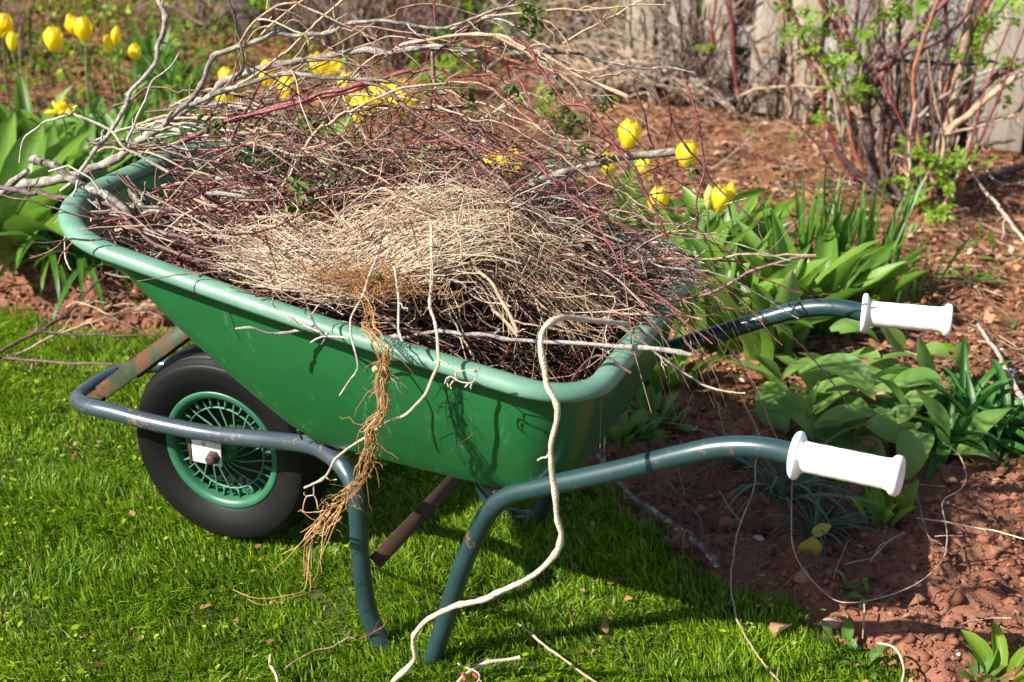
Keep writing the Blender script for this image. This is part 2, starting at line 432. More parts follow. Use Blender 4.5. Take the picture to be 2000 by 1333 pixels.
M['leaf_blue'] = mat_leaf('blue_green_leaf', (.02, .055, .03), (.055, .115, .065), (.16, .22, .15), .22, .5, 10)
M['leaf_dark'] = mat_leaf('lily_leaf', (.018, .075, .012), (.035, .125, .02), (.075, .20, .035), .3, .38, 10)
M['leaf_fresh'] = mat_leaf('fresh_leaf', (.09, .19, .012), (.16, .29, .02), (.25, .37, .04), .5, .5, 8)
M['leaf_weed'] = mat_leaf('weed_leaf', (.05, .12, .018), (.10, .21, .03), (.19, .30, .06), .4, .5, 8)
M['leaf_wilt'] = mat_leaf('wilted_leaf', (.03, .06, .012), (.07, .115, .02), (.17, .19, .05), .3, .6, 8)
M['leaf_brown'] = mat_leaf('brown_leaf', (.16, .07, .035), (.28, .135, .065), (.42, .25, .14), .2, .7, 8)
M['leaf_yellow'] = mat_leaf('yellow_leaf', (.28, .22, .03), (.36, .28, .035), (.44, .34, .05), .35, .5, 8)
M['petal'] = mat_leaf('yellow_petal', (.82, .52, .006), (.90, .68, .012), (.93, .79, .05), .38, .4, 18)
M['petal_bud'] = mat_leaf('bud_petal', (.40, .42, .08), (.55, .52, .14), (.72, .62, .22), .3, .45, 18)
M['petal_pale'] = mat_leaf('pale_bud_petal', (.60, .54, .26), (.72, .62, .34), (.78, .70, .46), .3, .45, 18)
M['stem'] = mat_leaf('flower_stem', (.06, .13, .03), (.10, .18, .05), (.15, .22, .07), .1, .45, 4)
def make_fence_mat():
    m = bpy.data.materials.new('weathered_board'); nt, N, L, b = nodes_of(m)
    v = coords(nt, (40, 40, 2.0)); n = noise(nt, v, 1.5, 6, .65)
    r1 = ramp(nt, [(.25, (.09, .09, .095)), (.5, (.19, .185, .18)), (.8, (.29, .27, .245))]); L.new(n.outputs['Fac'], r1.inputs[0])
    r2 = ramp(nt, [(.25, (.19, .155, .11)), (.5, (.36, .30, .22)), (.8, (.48, .41, .31))]); L.new(n.outputs['Fac'], r2.inputs[0])
    L.new(mix_c(nt, obj_rand(nt), r1.outputs[0], r2.outputs[0]), b.inputs['Base Color']); b.inputs['Roughness'].default_value = .85
    b.inputs['Specular IOR Level'].default_value = .2; bump(nt, n.outputs['Fac'], .4, .003, b)
    return m
M['fence'] = make_fence_mat()
M['white_thing'] = mat_plain('white_shell', (.72, .70, .66), .6, .3, .12, 60, .002)
M['pale_blue'] = mat_plain('pale_blue_plastic', (.52, .62, .80), .45, .4, .08, 20)
M['trunk'] = mat_bark('trunk_bark', [(.25, (.02, .014, .012)), (.5, (.055, .04, .033)), (.8, (.12, .09, .075))], .9, 40)
M['brush'] = mat_bark('brush_stem', [(.2, (.09, .06, .045)), (.5, (.19, .125, .09)), (.8, (.33, .24, .17))], .8, 30)

# ------------------------------------------------------------------ ground
EDGE = np.array([(-60, .9), (-3.0, .85), (-1.6, .72), (-1.11, .69), (-.81, .69), (-.64, .72), (-.16, .74), (.2, .66), (.48, .51), (.58, .41), (.73, .26),
                 (.79, .20), (.88, .17), (.99, .155), (1.1, .10), (1.2, .05), (1.26, -.03), (1.36, -.2), (1.5, -.6), (1.7, -1.2), (2.6, -3.2), (60, -60)])
def edge_y(x): return np.interp(x, EDGE[:, 0], EDGE[:, 1]) + .035 * (vnoise(np.asarray(x) * 9, np.zeros_like(np.asarray(x, float)), 5) - .5)
def ground_z(x, y):
    x = np.asarray(x, float); y = np.asarray(y, float)
    d = np.clip((y - edge_y(x)) / .10, 0, 1)
    far = np.exp(-np.maximum(0, np.hypot(x, y - 1.5) - 6) / 3)
    lumps = .085 * fbm(x * 5, y * 5, 3, 3) + .05 * fbm(x * 22, y * 22, 9, 3) * (.5 + vnoise(x * 3, y * 3, 4)) + .02 * fbm(x * 70, y * 70, 15, 2)
    return d * (lumps * far + .012) - .012 - .012 * np.exp(-((y - edge_y(x) - .02) / .03) ** 2)
def dense_axis(a, b, step, far):
    core = np.arange(a, b, step); out = []; p = b; s = step
    while p < far: s *= 1.35; p += s; out.append(p)
    lo = []; p = a; s = step
    while p > -far: s *= 1.35; p -= s; lo.append(p)
    return np.concatenate([lo[::-1], core, out])
gx = dense_axis(-3.2, 2.3, .0125, 90); gy = dense_axis(-.3, 4.6, .0125, 90)
GX, GY = np.meshgrid(gx, gy, indexing='ij')
b_ = MB(); b_.grid(np.stack([GX, GY, ground_z(GX, GY)], -1))
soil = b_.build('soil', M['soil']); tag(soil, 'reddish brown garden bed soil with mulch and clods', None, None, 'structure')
lx = dense_axis(-2.2, 1.9, .02, 80)
ly = np.concatenate([[-90, -40, -20, -10, -6, -4, -2.5], np.linspace(-1.6, 0, 60)])
LX, S_ = np.meshgrid(lx, ly, indexing='ij')
LY = edge_y(LX) + S_
LZ = .006 * fbm(LX * 6, LY * 6, 21, 3) * np.exp(-np.abs(LX) / 8) + .0 - .012 * np.exp(S_ / .03)
b_ = MB(); b_.grid(np.stack([LX, LY, LZ], -1))
lawn = b_.build('lawn', M['turf_base']); tag(lawn, 'close mown green lawn around the wheelbarrow', None, None, 'structure')
def gz(x, y): return float(ground_z(np.array([x]), np.array([y]))[0]) if y > edge_y(np.array([x]))[0] else 0.0

def project(P):
    d = np.asarray(P, float) - CAM_C; z = d @ CAM_F
    return np.stack([1000 + FPX * (d @ CAM_R) / z, 666.5 - FPX * (d @ CAM_U) / z], -1), z

def blades(n, xr, yr, keep, hlo, hhi, w, lean, z0=0.0, seed=0, tintf=None):
    r = np.random.default_rng(seed)
    x = r.uniform(*xr, n); y = r.uniform(*yr, n); k = keep(x, y, r); x = x[k]; y = y[k]; n = len(x)
    hh = r.uniform(hlo, hhi, n) * (.55 + .9 * vnoise(x * 7, y * 7, 31)) * (.75 + .5 * vnoise(x * 40, y * 40, 32))
    a = r.uniform(0, 2 * np.pi, n); la = r.uniform(0, 2 * np.pi, n) * .6 + 4 * vnoise(x * 9, y * 9, 33); lm = np.abs(r.normal(0, lean, n)) + .1
    ww = w * r.uniform(.6, 1.4, n)
    z = z0 if np.isscalar(z0) else z0(x, y)
    base = np.stack([x, y, np.zeros(n) + z - .003], -1)
    side = np.stack([np.cos(a), np.sin(a), np.zeros(n)], -1)
    ld = np.stack([np.cos(la), np.sin(la), np.zeros(n)], -1)
    up = np.array([0, 0, 1.0])
    m1 = base + hh[:, None] * (.5 * up + .22 * lm[:, None] * ld)
    m2 = base + hh[:, None] * ((.95 - .25 * np.minimum(lm, 1.5))[:, None] * up + .95 * lm[:, None] * ld)
    V = np.stack([base - side * ww[:, None] * .5, base + side * ww[:, None] * .5, m1 + side * ww[:, None] * .45, m1 - side * ww[:, None] * .45, m2], 1)
    i = np.arange(n)[:, None] * 5
    lo = np.concatenate([i + [0, 1, 2, 3], i + [3, 2, 4]], 1).ravel()
    co = np.tile([4, 3], n)
    t = np.clip(.10 + .62 * r.random(n) * .6 + .45 * fbm(x * 4, y * 4, 41, 3) + .25 * vnoise(x * 25, y * 25, 42), 0, 1)
    t = np.where(r.random(n) < .035, r.uniform(.93, 1, n), t)
    if tintf is not None: t = tintf(t, x, y, r)
    return V.reshape(-1, 3), lo, co, np.repeat(t, 5)
def lawn_keep(x, y, r):
    e = edge_y(x); d = e - y
    p = np.clip((d + .05) / .12, 0, 1)
    p = np.where(d < 0, p * (vnoise(x * 14, y * 14, 51) > .5), p)
    p = p * (.62 + .38 * (fbm(x * 11, y * 11, 52, 3) > -.08))
    uv, z = project(np.stack([x, y, np.zeros_like(x)], -1))
    ins = (uv[:, 0] > -140) & (uv[:, 0] < 2140) & (uv[:, 1] < 1430)
    return (r.random(len(x)) < p * np.where(ins, 1, .25))
g = MB()
V, lo, co, t = blades(290000, (-1.7, 1.6), (-.8, .85), lawn_keep, .017, .036, .0029, .6, 0, 61)
g.add(V, loops=lo, counts=co, tint=t)
o = g.build('grass', M['grass'], smooth=False); tag(o, 'short bright green lawn grass under and in front of the wheelbarrow', None, None, 'stuff')

# small round-leaved weeds and crumbs in the lawn
def scatter_quads(n, xr, yr, keep, size, seed, tilt=.5, z0=None, curl=.3, aspect=1.5, lift=.004, tint=None):
    r = np.random.default_rng(seed)
    x = r.uniform(*xr, n); y = r.uniform(*yr, n); k = keep(x, y, r); x = x[k]; y = y[k]; n = len(x)
    s = size * np.exp(r.normal(0, .28, n)); a = r.uniform(0, 2 * np.pi, n)
    U = np.stack([np.cos(a), np.sin(a), r.normal(0, tilt, n)], -1); U /= np.linalg.norm(U, axis=1)[:, None]
    W = np.stack([-np.sin(a), np.cos(a), r.normal(0, tilt, n)], -1); W -= U * (W * U).sum(1)[:, None]; W /= np.linalg.norm(W, axis=1)[:, None]
    Nn = np.cross(U, W)
    c = np.stack([x, y, (z0(x, y) if z0 is not None else 0) + lift + s * tilt * .5], -1)
    cu = r.normal(0, curl, n)
    L_ = s[:, None] * aspect
    V = np.stack([c - U * L_ + Nn * (cu * s)[:, None], c - U * L_ * .2 - W * s[:, None] * .8, c + U * L_ * .5 - W * s[:, None] * .6 + Nn * (cu * s * .3)[:, None],
                  c + U * L_ + Nn * (cu * s)[:, None], c + U * L_ * .5 + W * s[:, None] * .6, c - U * L_ * .2 + W * s[:, None] * .8], 1)
    V[:, 1:3] += (Nn * (np.abs(cu) * s * .6)[:, None])[:, None]; V[:, 4:6] += (Nn * (np.abs(cu) * s * .6)[:, None])[:, None]
    i = np.arange(n)[:, None] * 6
    lo = np.concatenate([i + [0, 1, 2, 3], i + [0, 3, 4, 5]], 1).ravel(); co = np.full(2 * n, 4)
    t = r.random(n) if tint is None else tint(x, y, r)
    return V.reshape(-1, 3), lo, co, np.repeat(t, 6)
g = MB()
kl = lambda x, y, r: (y < edge_y(x) + .04) & (vnoise(x * 6, y * 6, 71) > .42) & (r.random(len(x)) < .9)
V, lo, co, t = scatter_quads(3000, (-1.5, 1.5), (-.75, .8), kl, .0036, 72, .35, None, .2, 1.2, .018, lambda x, y, r: r.uniform(.45, .9, len(x)))
g.add(V, loops=lo, counts=co, tint=t)
o = g.build('lawn_weeds', M['grass'], smooth=True); tag(o, 'tiny round leaved weeds mixed through the lawn', None, None, 'stuff')
g = MB()
kd = lambda x, y, r: (y < edge_y(x) + .02) & (vnoise(x * 8, y * 8, 75) > .6)
V, lo, co, t = scatter_quads(900, (-1.5, 1.5), (-.75, .8), kd, .006, 76, .5, None, .5, 1.2, .014, lambda x, y, r: r.uniform(0, .7, len(x)))
g.add(V, loops=lo, counts=co, tint=t)
o = g.build('lawn_debris', M['dead_leaf'], smooth=False); tag(o, 'brown leaf crumbs lying in the lawn', None, None, 'stuff')

# soil clods
def clods(n, xr, yr, keep, size, seed):
    r = np.random.default_rng(seed); x = r.uniform(*xr, n); y = r.uniform(*yr, n); k = keep(x, y, r); x, y = x[k], y[k]; n = len(x)
    t_ = (1 + 5 ** .5) / 2
    ico = np.array([(-1, t_, 0), (1, t_, 0), (-1, -t_, 0), (1, -t_, 0), (0, -1, t_), (0, 1, t_), (0, -1, -t_), (0, 1, -t_), (t_, 0, -1), (t_, 0, 1), (-t_, 0, -1), (-t_, 0, 1)]) / 1.9
    F = np.array([(0, 11, 5), (0, 5, 1), (0, 1, 7), (0, 7, 10), (0, 10, 11), (1, 5, 9), (5, 11, 4), (11, 10, 2), (10, 7, 6), (7, 1, 8), (3, 9, 4), (3, 4, 2), (3, 2, 6), (3, 6, 8), (3, 8, 9), (4, 9, 5), (2, 4, 11), (6, 2, 10), (8, 6, 7), (9, 8, 1)])
    s = size * np.exp(r.normal(0, .55, n))
    V = ico[None] * s[:, None, None] * (1 + .45 * r.normal(0, 1, (n, 12, 1)).clip(-1.6, 1.4)) * np.array([1, 1, .75])
    V = V + np.stack([x, y, ground_z(x, y) + s * .25], -1)[:, None]
    lo = (F[None] + np.arange(n)[:, None, None] * 12).ravel()
    return V.reshape(-1, 3), lo, np.full(n * 20, 3), np.repeat(np.clip(r.normal(.5, .25, n), 0, 1), 12)
g = MB()
kc = lambda x, y, r: (y > edge_y(x) + .0) & (r.random(len(x)) < np.clip(1.25 - .9 * np.maximum(0, y - .5), .06, 1) * (.3 + vnoise(x * 6, y * 6, 81)))
V, lo, co, t = clods(60000, (-1.7, 2.1), (-.3, 1.6), kc, .0034, 82); g.add(V, loops=lo, counts=co, tint=t)
V, lo, co, t = clods(900, (-1.7, 2.1), (-.3, 1.6), kc, .0075, 83); g.add(V, loops=lo, counts=co, tint=t)
o = g.build('soil_clods', M['clods'], smooth=False); tag(o, 'crumbly red brown soil clods covering the near bed', None, None, 'stuff')

# mulch: dead leaves and straw over the bed behind
g = MB()
km = lambda x, y, r: (y > edge_y(x) + .03) & (r.random(len(x)) < np.clip(.06 + (y - .55) * 1.1, .05, 1) * (.35 + .8 * vnoise(x * 4, y * 4, 91)))
V, lo, co, t = scatter_quads(60000, (-3.6, 2.4), (.1, 5.2), km, .0085, 92, .45, ground_z, .5, 1.4, .004, lambda x, y, r: np.clip(r.normal(.42, .22, len(x)) + .5 * fbm(x * 3, y * 3, 93, 2) - .16 * np.clip(-x - .6, 0, 2), 0, 1))  # tint drops toward the left, painting bush shade into the litter
g.add(V, loops=lo, counts=co, tint=t)
o = g.build('leaf_litter', M['dead_leaf'], smooth=False); tag(o, 'brown dead leaves carpeting the garden bed', None, None, 'stuff')
def straw_strands(n, xr, yr, keep, seed, L=(.03, .16), rr=.0011, zf=ground_z, lift=.012):
    r = np.random.default_rng(seed); x = r.uniform(*xr, n); y = r.uniform(*yr, n); k = keep(x, y, r); x, y = x[k], y[k]; n = len(x)
    l = r.uniform(*L, n); a = r.uniform(0, np.pi, n); t = np.linspace(-.5, .5, 5)
    bend = r.normal(0, .25, n)
    px = x[:, None] + l[:, None] * t * np.cos(a)[:, None] - bend[:, None] * l[:, None] * (t ** 2) * np.sin(a)[:, None]
    py = y[:, None] + l[:, None] * t * np.sin(a)[:, None] + bend[:, None] * l[:, None] * (t ** 2) * np.cos(a)[:, None]
    pz = zf(px.ravel(), py.ravel()).reshape(px.shape)
    pz = .5 * pz + .5 * pz.mean(1, keepdims=True) + lift + r.normal(0, .08, n)[:, None] * l[:, None] * t + np.abs(r.normal(0, .004, n))[:, None]
    return np.stack([px, py, pz], -1), rr * np.exp(r.normal(0, .3, n)), np.clip(r.normal(.25, .25, n), 0, 1)
g = MB()
ks = lambda x, y, r: (y > edge_y(x) + .02) & (r.random(len(x)) < np.clip(.10 + (y - .7) * 1.0, .05, 1) * (.25 + vnoise(x * 3.3, y * 3.3, 95)) * np.clip(1.2 + .5 * (x + .3), .25, 1))
P, rr, t = straw_strands(24000, (-3.4, 2.4), (.1, 4.8), ks, 96); g.strands(P, rr, rr * .8, 3, t)
o = g.build('straw_litter', M['straw'], smooth=True); tag(o, 'dry straw stalks strewn over the mulched bed', None, None, 'stuff')
g = MB()
P, rr, t = straw_strands(3500, (-3.4, 2.4), (.1, 4.8), ks, 97, (.06, .3), .0018); g.strands(P, rr, rr * .6, 4, np.clip(t * .8, 0, 1))
o = g.build('fallen_twigs', M['twigs_mix'], smooth=True); tag(o, 'broken fine twigs scattered over the mulched bed', None, None, 'stuff')

# low green weeds at the far left and around the bed
g = MB()
def kw(x, y, r):
    left = np.clip((-1.35 - x) * 1.3, 0, 1) * np.clip((y - 2.35) * 1.6, 0, 1)
    return (r.random(len(x)) < np.clip(left, .025, 1) * (vnoise(x * 5, y * 5, 101) > .42)) & (y > edge_y(x) + .1)
V, lo, co, t = scatter_quads(22000, (-4.6, 2.4), (.2, 6.4), kw, .011, 102, .7, ground_z, .2, 1.5, .02, lambda x, y, r: r.uniform(.05, .7, len(x)))
V2 = V.reshape(-1, 6, 3); V2[:, :, 2] += (np.random.default_rng(5).random(len(V2)) ** 2 * .10)[:, None]
g.add(V2.reshape(-1, 3), loops=lo, counts=co, tint=t)
V, lo, co, t = blades(16000, (-4.6, 2.4), (.3, 6.4), lambda x, y, r: (r.random(len(x)) < np.clip((-1.3 - x) * 1.2, .02, 1) * np.clip((y - 2.2) * 1.4, .04, 1)) & (y > edge_y(x) + .15), .05, .12, .005, .6, ground_z, 103)
g.add(V, loops=lo, counts=co, tint=t)
o = g.build('ground_weeds', M['grass'], smooth=False); tag(o, 'low green weeds covering the ground behind the bed', None, None, 'stuff')

# ------------------------------------------------------------------ fence
FX0, FY0, FS = .03, 3.50, -.22
fang = math.atan(FS)
fence = empty('fence', (.7, FY0 + FS * .67, 0), fang)
tag(fence, 'weathered grey and tan board fence with gaps behind the rose bush', 'fence')
bw = MB(); bw.box((0, 0, .62), (.125, .018, 1.24), None, .003); board_me = bw.mesh('board', M['fence'], False)
fx = -1.05; k = 0
while fx < 1.9:
    w = [1.0, .9, 1.05, .95][k % 4]
    if fx > .03: w = 1.55
    gap = .052 if fx < .0 else .035
    o = link_mesh('board', board_me, fence); o.location = (fx, random.uniform(-.003, .003), random.uniform(-.03, .03))
    o.scale = (w, 1, 1); o.rotation_euler = (random.uniform(-.01, .01), random.uniform(-.012, .012), random.uniform(-.02, .02))
    fx += .125 * w + gap * random.uniform(.5, 1.5); k += 1
for z in (.28, 1.0):
    b_ = MB(); b_.box((.4, .045, z), (3.0, .06, .08), None, .004); b_.build('rail', M['fence'], fence, False)
for x in (-1.0, .4, 1.8):
    b_ = MB(); b_.box((x, .12, .6), (.09, .09, 1.3), None, .006); b_.build('post', M['fence'], fence, False)

# ------------------------------------------------------------------ wheelbarrow
RIM_S = -.1297
def rim_z(x): return .557 - .1297 * (np.asarray(x) - .778)
def outline(xf, xr, hf, hr, rf, rr, npc=14, nst=14, bulge=.0):
    """closed plan outline starting at front centre, going to -y, rear, +y"""
    half = []
    for t in np.linspace(0, 1, nst, endpoint=False): half.append((xf, -t * (hf - rf)))
    for a in np.linspace(0, np.pi / 2, npc, endpoint=False): half.append((xf + rf - rf * np.cos(a), -(hf - rf) - rf * np.sin(a)))
    for t in np.linspace(0, 1, nst * 2, endpoint=False):
        half.append((xf + rf + t * (xr - rr - xf - rf), -(hf + (hr - hf) * t) - bulge * np.sin(np.pi * t)))
    for a in np.linspace(0, np.pi / 2, npc, endpoint=False): half.append((xr - rr + rr * np.sin(a), -(hr - rr) - rr * np.cos(a)))
    for t in np.linspace(0, 1, nst): half.append((xr, -(hr - rr) * (1 - t)))
    half = np.array(half)
    other = half[::-1][1:-1] * [1, -1]
    return np.concatenate([half, other])
wb = empty('wheelbarrow', (.35, 0, 0))
tag(wb, 'green plastic garden wheelbarrow with white grips standing on the lawn', 'wheelbarrow')
WB0 = Vector((.35, 0, 0))
def wpart(mb, name, mat, parent=None, smooth=True, ang=None):
    o = mb.build(name, mat, wb if parent is None else parent, smooth)
    o.location = -WB0 if parent is None else Vector((0, 0, 0))
    if ang: smooth_by_angle(o, ang)
    return o
OUT = outline(-.190, .782, .318, .338, .20, .115, bulge=.010)
BASE = outline(.235, .708, .225, .248, .07, .060, bulge=.004)
def nrm2(O):
    d = np.roll(O, -1, 0) - np.roll(O, 1, 0); d /= np.linalg.norm(d, axis=1)[:, None]
    return np.stack([d[:, 1], -d[:, 0]], -1)
NO = nrm2(OUT)
if (NO * (OUT - OUT.mean(0))).sum() < 0: NO = -NO
def ring_out(off, dz):
    P = OUT + NO * off
    return np.concatenate([P, (rim_z(OUT[:, 0]) + dz)[:, None]], 1)
TOPIN = OUT - NO * .034
ztop = rim_z(OUT[:, 0]) - .010
zb = .350 + 0 * ztop
NB = nrm2(BASE)
if (NB * (BASE - BASE.mean(0))).sum() < 0: NB = -NB
def wall(t, off=0.0):
    """t 0 at floor edge .. 1 at lip"""
    bul = .016 * np.sin(np.pi * t)
    P = BASE * (1 - t) + TOPIN * t + NO * (bul + off); z = zb * (1 - t) + ztop * t
    return np.concatenate([P, z[:, None]], 1)
FLOOR_Z = .342
rows = []
cen = np.array([BASE[:, 0].mean(), 0.0])
for k in (0.0, .5, .86):                       # floor, then fillet
    P = cen + (BASE - cen) * k; rows.append(np.concatenate([P, np.full((len(P), 1), FLOOR_Z)], 1))
for a in np.linspace(0, 1, 6):
    R0 = .020
    P = BASE - NB * R0 * (1 - math.sin(a * math.pi / 2 * .75)); z = FLOOR_Z + R0 * (1 - math.cos(a * math.pi / 2 * .75))
    w0 = wall(0.06 * a)
    q = np.concatenate([P, np.full((len(P), 1), z)], 1)
    rows.append(q)
for t in np.linspace(.075, 1, 18): rows.append(wall(t))
tr = MB(); R_ = np.array(rows); tr.grid(R_, closed_v=True, flip=True)
inner = [np.concatenate([cen + (BASE - cen) * k, np.full((len(BASE), 1), .347)], 1) for k in (0, .9)]
for t in np.linspace(.1, 1, 10): inner.append(wall(t, -.004))
tr.grid(np.array(inner), closed_v=True)
tray = wpart(tr, 'tray', M['tray_green'])
rm = MB()
prof = [(-.039, -.022), (-.036, -.006), (-.031, .000), (-.024, .004), (-.014, .0055), (-.006, .004), (-.001, 0), (.002, -.006), (.0025, -.011), (.001, -.0155), (-.002, -.0165), (-.005, -.014), (-.008, -.011), (-.02, -.0085), (-.032, -.012)]
rm.grid(np.array([ring_out(a, b) for a, b in prof]), closed_v=True, flip=True)
rim_o = rm.build('rim', M['tray_rim'], tray)

# tubular frame
near = [at_y(150, 779, -.062), at_y(158, 787, -.085), at_y(176, 795, -.100), at_y(220, 805, -.106), at_y(300, 826, -.110), at_y(420, 849, -.114), at_y(550, 862, -.135),
        at_y(612, 872, -.168), at_y(650, 893, -.200), at_y(680, 926, -.222), at_y(696, 975, -.232), at_y(704, 1090, -.240), at_y(716, 1180, -.241), at_y(732, 1228, -.241)]
near += [np.array([.415, -.241, .016]), np.array([.445, -.241, .006]), np.array([.475, -.241, .007])]
near += [at_y(846, 1273, -.241), at_y(862, 1235, -.241), at_y(900, 1115, -.242), at_y(938, 1030, -.245), at_y(962, 992, -.248), at_y(1000, 966, -.252), at_y(1060, 951, -.258),
         at_y(1200, 921, -.268), at_y(1340, 887, -.274), at_y(1410, 874, -.275), at_y(1470, 873, -.276), at_y(1520, 880, -.276), at_y(1553, 889, -.276)]
near = np.array(near)
gs = near[-1]; ge = at_y(1757, 931, -.290)
near_path = catmull(near, step=.012)
far_path = near_path[::-1] * [1, -1, 1]
front = catmull(np.array([near_path[1], near_path[0], [near_path[0][0] - .004, 0, near_path[0][2] + .002], far_path[-1], far_path[-2]]), n=8)
full = np.concatenate([near_path[::-1], front[9:24], far_path[::-1]])
# drop duplicates
keep = [0]
for i in range(1, len(full)):
    if np.linalg.norm(full[i] - full[keep[-1]]) > .004: keep.append(i)
full = full[keep]
k_ = (full[:, 1] < -.2) & (full[:, 2] < .03); full[k_, 2] -= .03 * (1 - full[k_, 2] / .03)
fr = MB(); fr.tube(full, .0152, 14)
frame = wpart(fr, 'frame', M['frame_paint'])
frame.data.materials.append(M['frame_worn'])
xs = np.array([p.center.x for p in frame.data.polygons]); zs = np.array([p.center.z for p in frame.data.polygons])
frame.data.polygons.foreach_set('material_index', ((xs < .335) & (zs > .2)).astype(np.int32))
def make_grip(s, e):
    d = (e - s); L_ = np.linalg.norm(d); d = d / L_
    prof = [(.0155, -.002), (.030, -.002), (.0325, .000), (.0335, .003), (.0325, .006), (.029, .008), (.0225, .011), (.0212, .016)]
    for k in range(9): t = .018 + (L_ - .036) * k / 8; prof.append((.0212 - .0004 * (k % 2), t))
    prof += [(.0222, L_ - .012), (.0262, L_ - .009), (.0275, L_ - .005), (.0272, L_ - .001), (.0245, L_ + .002), (.017, L_ + .0025), (.012, L_ + .001), (.006, L_ - .004), (.0, L_ - .006)]
    g_ = MB(); g_.lathe(prof, 32, axis='x')
    z = np.array([0, 0, 1.0]); y = np.cross(z, d); y /= np.linalg.norm(y); zz = np.cross(d, y)
    R = np.stack([d, y, zz], 1)
    g_.V = [v @ R.T + s for v in g_.V]
    return wpart(g_, 'grip', M['grip'])
make_grip(gs, ge); make_grip(gs * [1, -1, 1], ge * [1, -1, 1])

# wheel
WC = np.array([0, 0, .1915])
wheel = empty('wheel'); wheel.parent = wb; wheel.location = Vector(WC) - WB0
wheel['label'] = 'pneumatic wheel with green turbine spoked rim'
ty = MB()
tp = [(.108, .036), (.113, .049), (.1185, .053), (.124, .0555), (.135, .0615), (.148, .0650), (.160, .0655), (.1675, .0640), (.1705, .0625), (.1712, .0610), (.1735, .0585), (.178, .052), (.1795, .0505), (.1755, .0492), (.1755, .0478), (.1800, .047), (.1845, .036), (.1852, .0335), (.1812, .0330), (.1812, .0308), (.1858, .0300), (.189, .017), (.1893, .0152), (.1848, .0148), (.1848, .0124), (.1895, .0115), (.1915, .003), (.1915, .000)]
tp = tp + [(r, -y) for r, y in tp[::-1][1:]]
ty.lathe(tp, 96)
tyre = ty.build('tyre', M['tyre'], wheel)
rr_ = MB()
rp = [(.098, .034), (.1005, .046), (.103, .0495), (.107, .0520), (.112, .0530), (.1155, .0525), (.1162, .050), (.1125, .046), (.109, .030)]
rr_.lathe(rp, 72); rr_.lathe([(.1085, .034), (.104, .02), (.100, 0), (.104, -.02), (.1085, -.034)], 72)
rr_.lathe([(r, -y) for r, y in rp], 72)
rr_.build('rim', M['wheel_green'], wheel)
rg = MB(); rg.lathe([(.0788, -.034), (.0788, -.040), (.0808, -.0405), (.0810, -.034)], 64, closed=True); rg.build('ring', M['spoke_green'], wheel)
hb = MB(); hb.lathe([(.0, -.052), (.016, -.052), (.018, -.050), (.0185, -.044), (.026, -.042), (.030, -.036), (.031, .036), (.0185, .044), (.018, .052), (.0, .052)], 32); hb.build('hub', M['wheel_green'], wheel)
dk = MB(); dk.lathe([(.03, .004), (.06, .000), (.101, .002)], 64); dk.build('web', mat_plain('wheel_web_shade', (.006, .012, .009), .6, .3, .3, 30), wheel)  # web coloured near black to stand in for shade inside the wheel
ang = np.linspace(0, 1, 9); a_ = .62 * (1 - (1 - ang) ** 2.4); r_ = .028 + (.101 - .028) * ang
for sgn in (-1, 1):
    sp = MB()
    Pa = np.stack([r_ * np.cos(a_), np.full(9, sgn * .0375), r_ * np.sin(a_)], -1); yo = sgn * (.044 - .006 * ang)
    Pb = Pa.copy(); Pb[:, 1] = yo
    tn = np.gradient(Pa, axis=0); tn /= np.linalg.norm(tn, axis=1)[:, None]; nn_ = np.stack([-tn[:, 2], 0 * ang, tn[:, 0]], -1) * .0011
    sp.grid(np.stack([Pa - nn_, Pb - nn_, Pb + nn_, Pa + nn_], 1), closed_v=True)
    spoke_me = sp.mesh('spoke', M['spoke_green'])
    for k in range(18):
        o = link_mesh('spoke', spoke_me, wheel); o.rotation_euler = (0, 2 * math.pi * k / 18, 0)
tm_ = MB(); tm_.box((.0895, -.036, 0), (.019, .010, .0022), None, 0); tooth_me = tm_.mesh('tooth', M['spoke_green'], False)
for k in range(18):
    o = link_mesh('tooth', tooth_me, wheel); o.rotation_euler = (0, 2 * math.pi * (k + .5) / 18 - .62, 0)

# axle bracket, bolt
def plate(c, size, M_=None, bev=.001): b = MB(); b.box(c, size, M_, bev); return b
P0 = at_y(404, 884, -.098)
b_ = plate(P0, (.060, .0035, .046)); br = wpart(b_, 'axle_bracket', M['white_plate'], None, False)
Pl = at_y(373, 884, -.098)
b_ = plate(Pl + [0, .012, .002], (.006, .03, .05)); b_.box(P0 + [-.004, .012, .026], (.07, .03, .004), None, .001); b_.build('flange', M['rust'], br, False)
b_ = MB(); b_.lathe([(.0, -.016), (.0085, -.016), (.0105, -.013), (.0105, -.004), (.013, -.003), (.013, 0)], 6, at_y(418, 893, -.100)); bo = b_.build('bolt', M['rust'], br, False)
b_ = plate(P0 * [1, -1, 1], (.060, .0035, .046)); br2 = wpart(b_, 'axle_bracket', M['white_plate'], None, False)
b_ = MB(); b_.lathe([(.0, -.094), (.0085, -.094), (.0085, .094), (.0, .094)], 12, WC); wpart(b_, 'axle', M['rust'])

